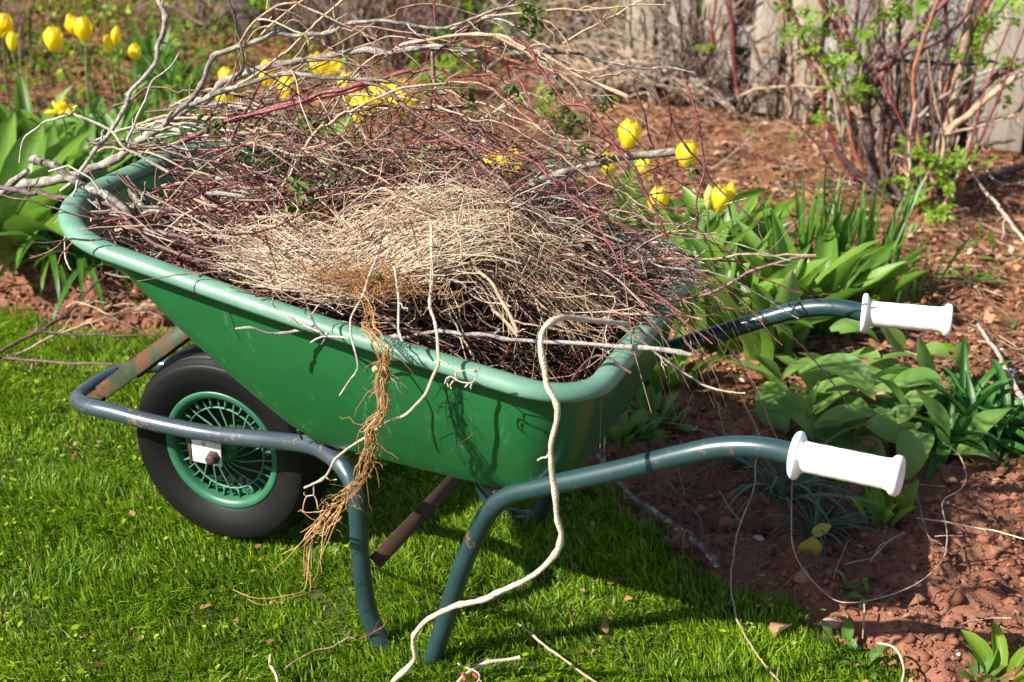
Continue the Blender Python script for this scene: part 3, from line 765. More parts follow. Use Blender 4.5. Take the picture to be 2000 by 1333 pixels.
# flat straps
def strap(a, bb, w, th, up, name, mat, extra=None):
    a = np.asarray(a); bb = np.asarray(bb); d = bb - a; L_ = np.linalg.norm(d); d /= L_
    up = np.asarray(up, float); s = np.cross(up, d); s /= np.linalg.norm(s); u = np.cross(d, s)
    b = MB(); b.box((a + bb) / 2, (L_, w, th), np.stack([d, s, u], 1), .0012)
    if extra: extra(b, d, s, u)
    return wpart(b, name, mat, None, False)
def foot(a):
    def f(b, d, s, u): b.box(np.asarray(a) + d * .004, (.034, .036, .004), np.stack([np.array([1., 0, 0]), np.array([0, 1., 0]), np.array([0, 0, 1.])], 1), .001)
    return f
sa = at_y(192, 772, -.052); sb = at_y(392, 622, -.052)
strap(sa, sb, .034, .004, (0, -.85, .55), 'front_strap', M['strap'], foot(sa))
strap(sa * [1, -1, 1], sb * [1, -1, 1], .034, .004, (0, .85, .55), 'front_strap', M['strap'], foot(sa * [1, -1, 1]))
strap(at_y(733, 1098, -.222), at_y(905, 918, .226), .026, .005, (.35, -.8, .5), 'cross_brace', M['rust'])
for s in (-1, 1):
    m_ = np.array([1, -s, 1])
    strap(at_y(958, 1000, -.240) * m_, (at_y(994, 938, -.222) * m_) + [0, 0, .004], .030, .005, (-.5, s * .86, .2), 'tray_bracket', M['rust'])
# rivets through the rim side
for u, v in ((590, 858), (618, 866)):
    b_ = MB(); p = at_y(u, v, -.19); b_.tube(np.array([p, p + [0, -.012, .022]]), .0022, 6); wpart(b_, 'clip', M['tray_green'])

# ------------------------------------------------------------------ prunings heaped in the tray
GB = 'cut branches heaped in the wheelbarrow'
def px(s): return np.array([[float(a) for a in p.split(',')] for p in s.split()])
def branch_mesh(pts, r0, r1, mat, seed, spurs=0, spur_len=.06, wob=1.0, sides=7, cut=False, node=1.0):
    r = np.random.default_rng(seed)
    P = catmull(pts, step=.011); n = len(P)
    s = np.concatenate([[0], np.cumsum(np.linalg.norm(np.diff(P, axis=0), axis=1))])
    t = s / s[-1]
    J = np.stack([fbm(s * 22, 0 * s + k * 7.7, seed + k, 3) for k in range(3)], -1) * .010 * wob
    nk = max(2, int(s[-1] / .035)); kk = r.normal(0, 1, (nk + 1, 3)) * .0034 * wob
    J = J * .7 + np.stack([np.interp(t, np.sort(np.concatenate([[0, 1], r.random(nk - 1)])), kk[:, k]) for k in range(3)], -1)
    P = P + J * np.minimum(1, np.minimum(t, 1 - t) * 8)[:, None]
    rad = (r0 + (r1 - r0) * t) * (1 + .30 * (vnoise(s * 70, s * 0, seed + 9) - .5))
    k = max(1, int(s[-1] / .04))
    for q in r.uniform(0, s[-1], k): rad = rad * (1 + .28 * node * np.exp(-((s - q) / .004) ** 2))
    rad = rad.copy(); 
    b = MB(); base = r.uniform(.2, .8)
    b.tube(P, rad, sides, True, np.clip(base + .35 * (vnoise(s * 12, s * 0, seed + 11) - .5), 0, 1))
    for k in range(spurs):
        i = int(r.uniform(.12, .97) * (n - 1)); T = P[min(i + 1, n - 1)] - P[max(i - 1, 0)]; T /= np.linalg.norm(T) + 1e-9
        d = r.normal(0, 1, 3); d[2] += .25; d -= T * (d @ T); d /= np.linalg.norm(d); d = d * .75 + T * r.uniform(.3, 1.0); d /= np.linalg.norm(d)
        L_ = spur_len * r.uniform(.25, 1.3); m = 7; q = np.linspace(0, 1, m)[:, None]
        bend = r.normal(0, .25, 3); 
        Q = P[i] + d * L_ * q + bend * L_ * q ** 2 + np.concatenate([np.zeros((1, 3)), r.normal(0, .03 * L_, (m - 1, 3))])
        rs = min(rad[i] * .6, .0022)
        b.tube(catmull(Q, n=2), np.linspace(rs, rs * .45, 2 * m - 1), 5, True, np.clip(base + r.uniform(-.1, .35), 0, 1))
    me = b.mesh('branch', M[mat])
    if cut:
        me.materials.append(M['cut_wood'])
        nq = (n - 1) * sides
        for pi in (nq, nq + 1):
            if pi < len(me.polygons): me.polygons[pi].material_index = 1
    return me
def hero(label, mat, r0, r1, y0, y1, path, spurs=0, spur_len=.06, wob=1.0, cut=False, cat='branch', name='branch', group=GB, sides=7, ys=None, z=None, parent=None):
    p = px(path); n = len(p)
    if z is not None:
        zz = np.interp(np.linspace(0, 1, n), np.linspace(0, 1, len(z)), z); P = np.array([at_z(u, v, q) for (u, v), q in zip(p, zz)])
    else:
        yy = np.interp(np.linspace(0, 1, n), np.linspace(0, 1, len(ys)), ys) if ys else np.linspace(y0, y1, n)
        P = np.array([at_y(u, v, q) for (u, v), q in zip(p, yy)])
    hero.k += 1
    me = branch_mesh(P, r0 / 1000, r1 / 1000, mat, 1000 + hero.k * 13, spurs, spur_len, wob, sides, cut)
    me.name = name
    o = link_mesh(name, me, parent)
    if parent is None: tag(o, label, cat, group)
    return o
hero.k = 0
H = hero
H('thick mottled grey branch rising from the front lip and arching over the heap', 'bark_grey', 9.5, 4, 0, .2, '0,378 50,362 110,348 150,334 200,316 260,288 330,240 400,190 470,151 540,130 620,116 700,108 800,97 880,99 940,98', 5, .05, 1.2)
H('stubby grey branch with broken blunt tip poking out past the front lip', 'bark_grey', 7, 5, -.10, -.24, '60,312 75,313 110,331 150,352 200,377 240,406 262,436 290,468 312,484', 1, .03)
H('dark brown branch lying flat across the front lip, level with the heap', 'bark_dark', 5, 3.2, -.14, -.16, '-12,364 50,370 90,380 136,388 152,392 210,398 262,400', 2, .04)
H('short pale forked stub with a fresh cut end at the far left', 'bark_grey', 6, 5, -.06, -.08, '-14,392 0,381 16,364 36,347 55,333', 0, .03, .6, True)
H('long slender grey branch sweeping up from the front lip past the tulips', 'bark_grey', 3.6, 4.2, -.12, .02, '118,374 148,356 160,338 180,312 208,268 234,224 248,190 266,166 286,136 300,104 312,70 316,38 311,10 306,-14', 3, .02)
H('thin pale twig bowed over the daffodil leaves at the far left', 'bark_pale', 1.5, 2.6, -.16, -.10, '38,318 41,285 46,268 58,258 90,242 124,234 154,234 192,250 216,262 240,284 270,300 300,318 330,338', 4, .02)
H('slim pale twig forking upward beside the slender grey branch', 'bark_pale', 2.6, 1.2, -.05, .02, '243,296 254,265 262,236 280,200 296,160 320,144 336,128 350,104', 2, .025)
H('crooked grey limb that climbs steeply then bends to the right', 'bark_grey', 5.2, 1.8, .0, .16, '318,246 354,210 375,186 396,151 414,108 428,102 469,92 508,77 543,63 572,68 600,67 640,66 680,50 716,47 752,46 800,53 848,56 886,51 914,42 950,24 980,15 1030,6', 6, .05, .8)
H('tan twig making the highest arch above the heap', 'bark_tan', 2.2, 1.4, .02, .12, '468,86 484,58 504,34 530,18 566,7 592,15 632,31 676,50 700,58 738,78 758,90 768,103', 3, .03, .6)
H('short tan twig curving just under the highest arch', 'bark_tan', 1.5, 1.2, .02, .05, '534,16 564,22 584,30 608,48', 1, .02, .5)
H('cream twig with a hooked tip under the highest arch', 'bark_cream', 1.7, 1.4, .0, .02, '504,39 528,43 552,52 576,64 594,70 603,80 603,88', 1, .03, .6)
H('straight tan stick slanting up to the right out of the picture top', 'bark_tan', 2.4, 2.2, .08, .12, '440,186 470,166 496,150 528,124 552,108 586,74 610,54 636,30 666,2 690,-20', 2, .03, .5)
H('straight tan twig crossing the arches near the picture top', 'bark_tan', 1.9, 1.6, .1, .12, '510,68 540,42 570,18 598,-4', 1, .02, .4)
H('dark upright twig crossing the crooked grey limb', 'bark_dark', 2.6, 2.2, .05, .0, '440,-6 454,24 460,52 469,80 474,100 475,122 472,140 458,152 446,170 440,186', 3, .02)
H('long smooth grey branch running low under the thick mottled one', 'bark_grey', 4.6, 2.4, -.03, .06, '372,206 400,194 428,180 466,172 520,158 552,150 580,148 630,153 680,154 720,156 760,160 798,171 822,177', 3, .03, .7)
H('fat pinkish red cut stick in the middle of the heap', 'bark_red', 2, 4.6, -.06, .0, '438,238 500,222 540,212 572,204 600,196 628,184 666,176 690,168 712,163', 1, .03, .5, True)
H('pink barked branch laid across from a blunt red end near the front', 'bark_red', 5.2, 2.4, -.02, .05, '352,278 378,268 403,259 427,243 490,224 540,210 595,196 650,183 697,172 750,152 800,138', 4, .05, .6, True)
H('bright red twig with a kinked middle crossing behind the heap top', 'bark_red', 3.0, 1.8, .1, .14, '760,150 800,138 840,138 866,140 894,152 908,148 940,145 972,148', 3, .05, .8)
H('upright dark red cane behind the heap near the picture top', 'bark_red', 1.8, 1.4, .28, .25, '846,-6 850,40 849,70 844,96 846,160 841,196 826,250', 3, .04, .6)
H('straight rosy red cane slanting to the picture top', 'bark_red', 2.0, 2.8, .16, .2, '880,88 904,66 920,56 940,40 966,28 992,12 1012,-6', 2, .03, .4)
H('plum red cane sloping down behind the yellow tulips', 'bark_plum', 3.2, 2.6, .12, .05, '844,96 846,130 848,162 860,184 876,202 892,222 912,252 930,276 952,300', 4, .06, .6)
H('orange brown branch sloping right under the grey arch', 'bark_orange', 3.2, 2.4, .14, .18, '900,84 928,90 960,104 988,118 1020,127 1042,138', 3, .05, .5)
H('thin red twig dropping from the orange brown branch', 'bark_red', 2, 1.6, .16, .12, '990,120 1008,148 1020,166 1030,190 1040,214', 3, .04, .6)
H('long rosy red cane falling from the arch down past the big round tulip', 'bark_red', 2.6, 2.0, .06, -.02, '1000,72 1036,100 1052,132 1070,154 1086,170 1100,192 1112,204 1142,208 1160,226 1180,256 1204,290 1228,313 1248,338 1260,376 1274,400 1290,430 1302,470', 6, .05, .5)
H('smooth tan branch tapering over the right of the heap to a point', 'bark_tan', 2.6, 3.4, .1, .14, '780,90 800,84 860,74 910,70 960,72 986,76 1016,90 1040,100 1080,118 1100,130 1140,152 1180,170 1226,190', 4, .06, .6)
H('dark grey branch reaching far right above the tulips', 'bark_grey', 3.2, 1.8, .16, .24, '780,102 840,94 920,96 1000,94 1060,98 1100,100 1140,104 1170,116 1210,123 1252,133 1298,130 1352,142', 6, .06, .8)
H('tan branch curving down steeply right of the heap middle', 'bark_tan', 2.6, 1.4, .08, .1, '960,68 986,78 1026,100 1040,114 1060,132 1090,144 1112,158 1132,184 1150,210 1158,230 1154,250 1151,268', 4, .05, .6)
H('thin tan branch stretching right along the picture top', 'bark_tan', 2.2, 1.2, .16, .22, '880,58 932,36 985,31 1036,26 1100,20 1140,21 1210,16 1245,12 1301,10', 7, .06, .6)
H('whitish twig curving down behind the rosy cane', 'bark_pale', 2.0, 1.6, .15, .16, '940,36 960,38 990,44 1016,62 1040,76 1056,86', 1, .04, .6)
H('tan twig slanting up right from the dark grey branch', 'bark_tan', 2.0, 1.6, .18, .26, '1100,86 1140,62 1170,46 1200,30 1256,2 1280,-12', 3, .05, .5)
H('brown twig arching down across the tan slanting twig', 'bark_tan', 1.8, 1.4, .17, .18, '1036,36 1076,48 1090,64 1108,86 1120,100', 2, .04, .6)
H('weathered thick grey branch with a sawn end beside the tulips', 'bark_grey', 5.0, 6.2, .0, .16, '996,378 1018,371 1053,354 1102,340 1140,327 1193,312 1245,304 1318,297', 3, .03, .6, True)
H('pale lichen grey branch half way up behind the heap', 'bark_pale', 3.4, 2.6, .2, .24, '850,268 874,259 916,245 948,231 976,217 1007,198', 2, .04, .7)
H('dark plum branch sloping down through the heap centre', 'bark_plum', 3.4, 3.6, .02, -.06, '706,160 752,174 790,207 846,245 881,266 920,305 955,336 983,354 1004,385 1030,420', 4, .06, .6)
H('short red twig bridging two tulip heads', 'bark_red', 2.0, 1.6, .1, .14, '1236,352 1252,340 1280,328 1310,314 1352,307', 1, .03, .5)
H('dark arching twig falling past the right hand tulips', 'bark_plum', 2.6, 1.3, .14, .2, '1230,140 1268,176 1306,224 1320,256 1336,280 1356,304 1370,324 1386,350 1410,376 1440,402 1470,428 1492,436', 5, .06, .6)
H('thin straight red twig above the right hand tulips', 'bark_red', 1.6, 1.3, .14, .16, '1296,180 1306,236 1303,262 1299,288', 1, .04, .5)
H('red brown twig hanging steeply between the right hand tulips', 'bark_red', 2.0, 1.6, .16, .1, '1340,160 1354,200 1368,248 1372,296 1376,336 1364,380 1356,460', 4, .05, .6)
H('thin dark twig dangling behind the big round tulip', 'bark_dark', 1.6, 1.3, .16, .16, '1238,170 1248,200 1260,230 1266,264 1278,292', 1, .03, .6)
H('grey forked branch lying along the near rim with tips hanging over the side', 'bark_grey', 2.0, 3.4, -.375, -.20, '459,643 490,641 518,651 540,652 575,648 610,643 652,656 700,660 766,657 853,650 948,654 1004,661 1105,668 1193,675 1298,685 1350,694', 4, .035, .7)
H('pale twig forking up from the branch along the near rim', 'bark_pale', 1.3, 2.0, -.385, -.375, '533,584 534,600 545,610 575,626 612,644 640,653', 4, .018, .7)
H('small pale twig beside the forked tips over the near side', 'bark_pale', 1.2, 1.6, -.385, -.372, '606,670 627,661 652,661 680,662', 0, .02, .5)
H('thin grey twig rising from the forked tips on the near side', 'bark_grey', 1.3, 1.6, -.36, -.378, '560,556 589,573 600,594 617,629 628,652', 2, .02, .5)
H('long cream vine hanging from the rear corner down to the grass', 'bark_cream', 3.6, 4.4, 0, 0, '1230,634 1193,630 1140,626 1100,622 1078,628 1062,645 1056,675 1063,724 1067,755 1088,790 1088,822 1079,867 1079,901 1084,971 1086,1017 1093,1041 1088,1073 1063,1104 1032,1129 986,1153 930,1174 881,1186 846,1206 815,1234 808,1258 811,1283 797,1304 773,1326 752,1350', 3, .015, .35, ys=[-.20, -.33, -.385, -.40, -.40, -.395, -.385, -.375, -.355, -.33, -.32], cat='vine', name='vine', sides=9)
H('pale vine hanging over the near side with curled tendrils', 'bark_cream', 2.6, 1.8, 0, 0, '842,440 843,468 844,538 841,598 851,643 858,703 846,731 822,776 797,808 755,829 703,864 657,895 637,932 613,946 595,953', 0, .03, .4, ys=[-.18, -.26, -.37, -.378, -.372, -.36, -.345], cat='vine', name='vine')
for i_, pth in enumerate(['859,704 876,714 892,727 908,725 928,723', '892,727 890,738 896,746 912,749 923,747 930,734 930,722 934,720', '892,744 880,738 870,742 868,750', '878,740 872,748 876,756', '886,744 880,752 882,760', '923,747 918,756 920,760', '915,749 908,757', '926,728 936,722',
                          '613,946 614,958 613,967 600,970 594,984 592,997', '613,967 620,981 622,996', '600,970 594,962', '637,932 646,938 658,937']):
    yy = -.382 if i_ < 8 else -.348
    H(None, 'bark_cream', 1.2, .8, yy, yy - .004, pth, 0, .02, .3, name='tendril', sides=5, parent=bpy.data.objects['vine.001'])
H('pale dangling twig with an elbow on the near green side', 'bark_pale', 1.7, 1.4, 0, 0, '738,500 724,531 703,587 686,622 686,661 691,692 696,724 680,748 664,773', 0, .02, .5, ys=[-.26, -.35, -.385, -.385])
H('pale upright twig at the near rim left of the tendril vine', 'bark_pale', 1.9, 1.5, -.28, -.375, '770,520 779,556 781,600 780,643 786,668', 1, .03, .5)
H('knobbly yellow tan root stub near the rear of the heap', 'bark_tan', 4.6, 6.0, -.06, -.04, '940,556 958,563 1000,584 1022,594 1046,594 1066,582 1082,572', 2, .02, 1.4, True, cat='root')
H('brown kinked twig running steeply down to the near rim', 'bark_tan', 2.6, 2.4, -.14, -.28, '888,420 895,447 902,475 930,520 950,540 965,555 990,598 1004,626 1011,652', 3, .05, .7)
H('reddish tan branch diving into the rear of the tray', 'bark_tan', 3.4, 2.8, -.08, -.24, '905,500 930,538 950,570 965,601 988,630 1012,658', 2, .05, .6)
H('long brown branch sloping to the rear right corner of the tray', 'bark_plum', 2.8, 2.0, -.02, -.05, '990,410 1014,433 1053,478 1105,513 1168,534 1245,580 1305,625 1347,678 1368,694', 5, .05, .7)
H('red twig poking out low over the front left of the rim', 'bark_red', 2.4, 1.5, 0, 0, '420,412 398,416 350,417 308,420 256,426 220,430 176,444 136,460 112,480 80,498 58,505', 2, .03, .7, ys=[-.12, -.2, -.27, -.30])
H('red side twig dropping past the front left of the rim', 'bark_red', 1.6, 1.2, -.275, -.31, '178,444 160,462 136,484 114,516', 2, .02, .5)
H('pale thin twig hanging straight down before the front lip', 'bark_pale', 1.8, 1.3, -.17, -.21, '152,352 147,372 138,386 132,420 131,460 132,500 138,528', 3, .02, .6)
H('short dark red twig hanging over the near rim, left one', 'bark_red', 1.7, 1.3, -.24, -.345, '420,452 400,468 376,478 356,490 348,500 340,512', 1, .02, .4)
H('thin red twig among grey sticks near the front', 'bark_red', 2.0, 1.5, -.12, -.22, '470,356 420,366 398,372 376,386 340,396 318,404 300,432', 2, .03, .5)
H('thick grey stick end showing inside the front of the tray', 'bark_grey', 5.6, 5.0, -.04, -.10, '236,360 246,372 268,394 286,410 316,416', 0, .02, .5, True)
H('brown branch pressed along the inside of the near rim', 'bark_plum', 3.4, 2.4, 0, 0, '206,396 232,414 260,440 290,470 320,486 360,498 398,507 440,519 490,533 530,548', 3, .04, .5, ys=[-.16, -.25, -.29, -.295, -.295])
H('brown branch sticking out rearward over the bed, upper one', 'bark_tan', 2.4, 2.0, .04, .16, '1210,520 1260,510 1300,507 1350,505 1405,503 1475,496 1524,500 1594,499', 2, .05, .5)
H('dark brown branch sticking out rearward with a slanting tip', 'bark_plum', 3.0, 2.4, .02, .12, '1240,600 1300,590 1345,582 1388,570 1419,552 1475,528 1545,507 1594,501', 3, .05, .5)
H('thin tan stalk drooping from the rear corner over the far handle', 'bark_cream', 2.0, 1.3, 0, 0, '1180,620 1230,650 1270,676 1300,703 1335,727 1388,755 1430,766 1456,768', 3, .04, .5, ys=[-.20, -.16, -.15, -.15])
H('fine tan stalk sloping from the rear rim to the broad leaves', 'bark_tan', 1.6, 1.2, 0, 0, '1230,500 1300,528 1405,552 1475,591 1528,640 1580,692 1633,755 1671,818', 1, .03, .3, ys=[.1, .2, .3, .45, .6])
H('fine tan stalk drooping past the far handle to the soil', 'bark_tan', 1.5, 1.0, 0, 0, '1260,570 1300,591 1370,640 1430,690 1475,766 1510,846 1517,860', 2, .03, .4, ys=[-.02, .0, .1, .3, .4])
H('fine brown stalk hanging behind the near handle', 'bark_tan', 1.4, 1.0, 0, 0, '1300,610 1345,640 1368,690 1381,731 1398,790 1419,862', 2, .02, .4, ys=[.0, .05, .1, .25, .35])
H('very long brown runner trailing from the heap across the lawn edge', 'bark_tan', 1.5, 1.3, 0, 0, '1440,760 1480,850 1474,905 1472,950 1447,1017 1430,1097 1428,1122 1433,1181 1454,1237 1486,1290 1530,1340', 0, .03, .3, z=[.25, .14, .10, .07, .05, .03, .03, .025, .025, .025, .025], cat='runner', name='runner')
H('thin pale runner looping over the soil below the near grip', 'bark_tan', 1.1, 1.2, 0, 0, '1547,933 1546,990 1547,1059 1566,1108 1598,1146 1636,1174 1685,1176 1756,1157 1808,1129 1843,1090 1850,1041 1841,982 1875,957 1887,933 1875,891 1843,866', 0, .03, .15, z=[.2, .12, .07, .05, .04, .04, .04, .04, .04, .04, .04, .04, .045, .05, .07, .1], cat='runner', name='runner')

# many smaller prunings, each its own twig with side shoots
def heap_base(x, y):
    rz = rim_z(x)
    c = np.exp(-((x - .40) / .30) ** 2 - ((y - .02) / .22) ** 2)
    return rz - .05 + .075 * c + .035 * np.exp(-((x - .44) / .16) ** 2 - ((y + .10) / .10) ** 2) - .03 * np.clip((-.0 - x) / .15, 0, 1)
def heap_top(x, y):
    return heap_base(x, y) - .16 * np.clip((x - .42) / .14, 0, 1) * np.clip((-y - .05) / .12, 0, 1)
def in_tray(x, y, m=.05, z=None):
    """inside the tray's inner wall (at height z when given), m metres clear of it"""
    t = 1.0 if z is None else np.clip((z - .350) / (rim_z(x) - .360), 0, 1)
    xf = .235 * (1 - t) - .156 * t; xr = .705 * (1 - t) + .748 * t; h = .225 * (1 - t) + .292 * t; rf = .075 * (1 - t) + .18 * t
    yc = np.maximum(0, np.abs(y) - (h - rf)) / rf
    lo = xf + rf * (1 - np.sqrt(np.clip(1 - yc ** 2, 0, 1)))
    ok = (x > lo + m) & (x < xr - m - .06 * yc ** 3) & (np.abs(y) < h - m)
    return ok if z is None else ok & (z > .36)
def legal(P, m=.006):
    P = np.asarray(P); return in_tray(P[..., 0], P[..., 1], m, P[..., 2]) | (P[..., 2] > rim_z(P[..., 0]) + .009) | ((np.abs(P[..., 1]) > .352) | (P[..., 0] < -.21) | (P[..., 0] > .80))
KIND = {'bark_red': ('thin dark red twig with side shoots tangled into the heap', 'dark red twigs in the heap'),
        'bark_plum': ('plum brown twig with side shoots tangled into the heap', 'plum brown twigs in the heap'),
        'bark_tan': ('thin tan twig with side shoots tangled into the heap', 'tan twigs in the heap'),
        'bark_grey': ('grey barked twig with side shoots tangled into the heap', 'grey twigs in the heap'),
        'bark_pale': ('thin bleached twig with side shoots tangled into the heap', 'bleached twigs in the heap')}
rt = np.random.default_rng(77)
kinds = list(KIND); cnt = 0
for i in range(1500):
    if cnt >= 235: break
    x = rt.uniform(-.15, .74); y = rt.uniform(-.29, .28)
    if not in_tray(x, y, .03): continue
    a = rt.normal(.25, .5) + (math.pi if rt.random() < .5 else 0); L_ = rt.uniform(.16, .52)
    lift = rt.normal(0, .10); 
    d = np.array([math.cos(a), math.sin(a) * .75, 0]); n = 7; t = np.linspace(-.5, .5, n)
    top = (i % 5 == 0)
    z0 = float(heap_top(x, y)) + (rt.uniform(0, .03) if not top else rt.uniform(.01, .08) * (1.1 if x < .5 else .4))
    P = np.array([x, y, z0]) + d * (L_ * t)[:, None]
    bend = rt.normal(0, .18); P[:, :2] += np.array([-d[1], d[0]]) * (bend * L_ * (t ** 2))[:, None]
    P[:, 2] += lift * t * L_ * 1.2 - rt.uniform(.1, .5) * L_ * t ** 2 * (1.2 if top else .5)
    P += rt.normal(0, .006, P.shape)
    ok = in_tray(P[:, 0], P[:, 1], .012); hp = heap_top(P[:, 0], P[:, 1])
    P[:, 2] = np.where(ok, np.maximum(P[:, 2], hp - .02), np.maximum(P[:, 2], rim_z(P[:, 0]) + .012))
    if not legal(catmull(P, n=3)).all(): continue
    if (P[:, 1] < -.40).any() or (P[:, 0] < -.26).any() or (P[:, 0] > .9).any() or (P[:, 1] > .42).any(): continue
    mk = kinds[rt.choice(5, p=[.30, .24, .22, .13, .11])]
    r0 = rt.uniform(.0011, .0024) * (1.5 if rt.random() < .12 else 1)
    me = branch_mesh(P, r0, r0 * .6, mk, 5000 + i, int(rt.integers(1, 5)), .07, .9, 5)
    me.name = 'twig'
    o = link_mesh('twig', me); tag(o, KIND[mk][0], 'twig', KIND[mk][1]); cnt += 1

ra = np.random.default_rng(515); AK = {'bark_red': 'dark red', 'bark_plum': 'plum brown', 'bark_tan': 'tan', 'bark_grey': 'grey', 'bark_pale': 'bleached'}
for i in range(46):
    mk = kinds[ra.choice(5, p=[.32, .25, .28, .10, .05])]
    x0 = ra.uniform(-.12, .30); y0 = ra.uniform(-.08, .26); x1 = x0 + ra.uniform(.3, .75); y1 = y0 + ra.normal(.03, .12)
    top_ = ra.uniform(.06, .30) if x0 < .25 else ra.uniform(.05, .2); end = ra.uniform(-.02, .16) if x1 > .8 else ra.uniform(.04, .16)
    t = np.linspace(0, 1, 8); base_ = rim_z(x0) * (1 - t) + rim_z(np.minimum(x1, .8)) * t
    z = base_ + .03 * (1 - t) + end * t + top_ * np.sin(np.pi * t ** .8) * .8
    P = np.stack([x0 + (x1 - x0) * t, y0 + (y1 - y0) * t + .05 * ra.normal() * np.sin(np.pi * t), z], -1) + ra.normal(0, .007, (8, 3))
    q = ra.uniform(.0010, .0020); me = branch_mesh(P, q * 1.3, q * .6, mk, 9000 + i, int(ra.integers(3, 8)), .08, 1.3, 5); me.name = 'twig'
    o = link_mesh('twig', me); tag(o, f'{AK[mk]} twig arching loosely over the top of the heap', 'twig', f'{AK[mk]} twigs arching over the heap')

for i in range(30):
    mk = kinds[ra.choice(5, p=[.12, .18, .25, .25, .20])]
    x0 = ra.uniform(-.30, -.16); y0 = ra.uniform(-.06, .27); x1 = ra.uniform(.12, .40); y1 = y0 + ra.normal(-.02, .10); t = np.linspace(0, 1, 7)
    if i % 3 == 0: y0 = ra.uniform(.18, .30)
    P = np.stack([x0 + (x1 - x0) * t, y0 + (y1 - y0) * t + ra.normal(0, .02) * np.sin(np.pi * t), rim_z(np.maximum(x0 + (x1 - x0) * t, -.19)) + .016 + ra.uniform(0, .05) + (.03 + .05 * ra.random()) * np.sin(np.pi * t)], -1) + ra.normal(0, .006, (7, 3)) * [1, 1, .5]
    q = ra.uniform(.0012, .0028); me = branch_mesh(P, q, q * .6, mk, 9800 + i, int(ra.integers(2, 6)), .07, 1.2, 5); me.name = 'twig'
    o = link_mesh('twig', me); tag(o, f'{AK[mk]} twig lying across the front lip of the tray', 'twig', f'{AK[mk]} twigs across the front lip')
SK = {'bark_tan': 'tan', 'bark_grey': 'grey', 'bark_plum': 'plum brown', 'bark_pale': 'bleached'}; sk = list(SK); m_ = 0
for i in range(200):
    if m_ >= 30: break
    x0 = ra.uniform(-.1, .62); y0 = ra.uniform(-.27, .25); a = ra.normal(.2, .45); L_ = ra.uniform(.14, .4); t = np.linspace(-.5, .5, 6)
    P = np.stack([x0 + L_ * t * math.cos(a), y0 + L_ * t * math.sin(a), np.zeros(6)], -1)
    P[:, 2] = float(heap_top(x0, y0)) + .03 + ra.normal(0, .12) * L_ * t + ra.uniform(0, .03); P += ra.normal(0, .008, P.shape)
    if not legal(catmull(P, n=4), .01).all() or (P[:, 0] > .86).any() or (np.abs(P[:, 1]) > .4).any(): continue
    mk = sk[ra.choice(4, p=[.35, .25, .25, .15])]; q = ra.uniform(.0022, .0042)
    me = branch_mesh(P, q, q * .7, mk, 9500 + i, int(ra.integers(1, 4)), .06, 1.2, 7, True); me.name = 'stick'
    o = link_mesh('stick', me); tag(o, f'stout {SK[mk]} cut stick lying among the finer twigs of the heap', 'stick', f'stout {SK[mk]} sticks in the heap'); m_ += 1

for i, (mk, pth, ys, q) in enumerate([('bark_tan', '690,430 740,470 800,500 850,560', [-.15, -.24], 1.4), ('bark_plum', '620,420 680,470 740,480 820,470', [-.14, -.2], 1.3), ('bark_tan', '880,400 890,470 905,520 960,600', [-.12, -.2], 1.6), ('bark_pale', '520,440 600,500 700,560 760,600', [-.2, -.3], 1.2), ('bark_tan', '980,400 960,470 1010,540 1080,580', [-.08, -.14], 1.6), ('bark_red', '560,460 640,430 760,440 860,470', [-.16, -.14], 1.3), ('bark_pale', '840,470 870,520 930,580 1000,600', [-.16, -.22], 1.3), ('bark_tan', '930,390 990,440 1000,520 1060,600', [-.08, -.16], 1.4), ('bark_plum', '1020,410 1080,470 1160,520 1230,560', [-.06, -.06], 1.7), ('bark_tan', '1040,520 1120,500 1200,540 1260,600', [-.05, -.1], 1.6)]):
    H(f'{AK[mk]} twig lying over the dry grass mound', mk, q, q * .6, 0, 0, pth, 3, .05, 1.0, ys=ys, cat='twig', name='twig', group=f'{AK[mk]} twigs over the dry grass mound')

# fine twigs filling the tray
def curved(n, cx, cy, cz, L_, ang, r, bend=.35, pitch=.2, K=7):
    t = np.linspace(-.5, .5, K); d = np.stack([np.cos(ang), np.sin(ang), np.zeros(n)], -1); s = np.stack([-np.sin(ang), np.cos(ang), np.zeros(n)], -1)
    b1 = r.normal(0, bend, n); b2 = r.normal(-.15, bend, n); pt = r.normal(0, pitch, n)
    w1 = r.normal(0, .07, n); w2 = r.normal(0, .07, n); f = r.uniform(4, 14, n); ph = r.uniform(0, 6.28, n)
    P = np.stack([cx, cy, cz], -1)[:, None] + (L_[:, None] * t)[:, :, None] * d[:, None] + (L_[:, None] * (b1[:, None] * (t ** 2 - .08) + w1[:, None] * np.sin(f[:, None] * t + ph[:, None])))[:, :, None] * s[:, None]
    P[:, :, 2] += L_[:, None] * (b2[:, None] * (t ** 2 - .08) + pt[:, None] * t + w2[:, None] * np.cos(f[:, None] * t + ph[:, None]))
    return P
def clip_tray(P, below=.03):
    ok = in_tray(P[..., 0], P[..., 1], .02)
    hz = heap_top(P[..., 0], P[..., 1])
    P[..., 2] = np.where(ok, P[..., 2], np.maximum(P[..., 2], rim_z(P[..., 0]) + .010))
    return P
r = np.random.default_rng(88); g = MB()
n = 7800; x = r.uniform(-.17, .76, n); y = r.uniform(-.31, .31, n); k = in_tray(x, y, .02); x, y = x[k], y[k]; n = len(x)
dep = r.random(n) ** 1.5 * .16
P = curved(n, x, y, heap_top(x, y) - dep + .014, r.uniform(.06, .34, n), r.normal(.2, .75, n), r, .45, .22, 10)
P = P[legal(P).all(1)]; n = len(P)
g.strands(P, r.uniform(.0006, .0016, n), None, 4, np.clip(r.beta(1.4, 1.9, n), 0, 1))
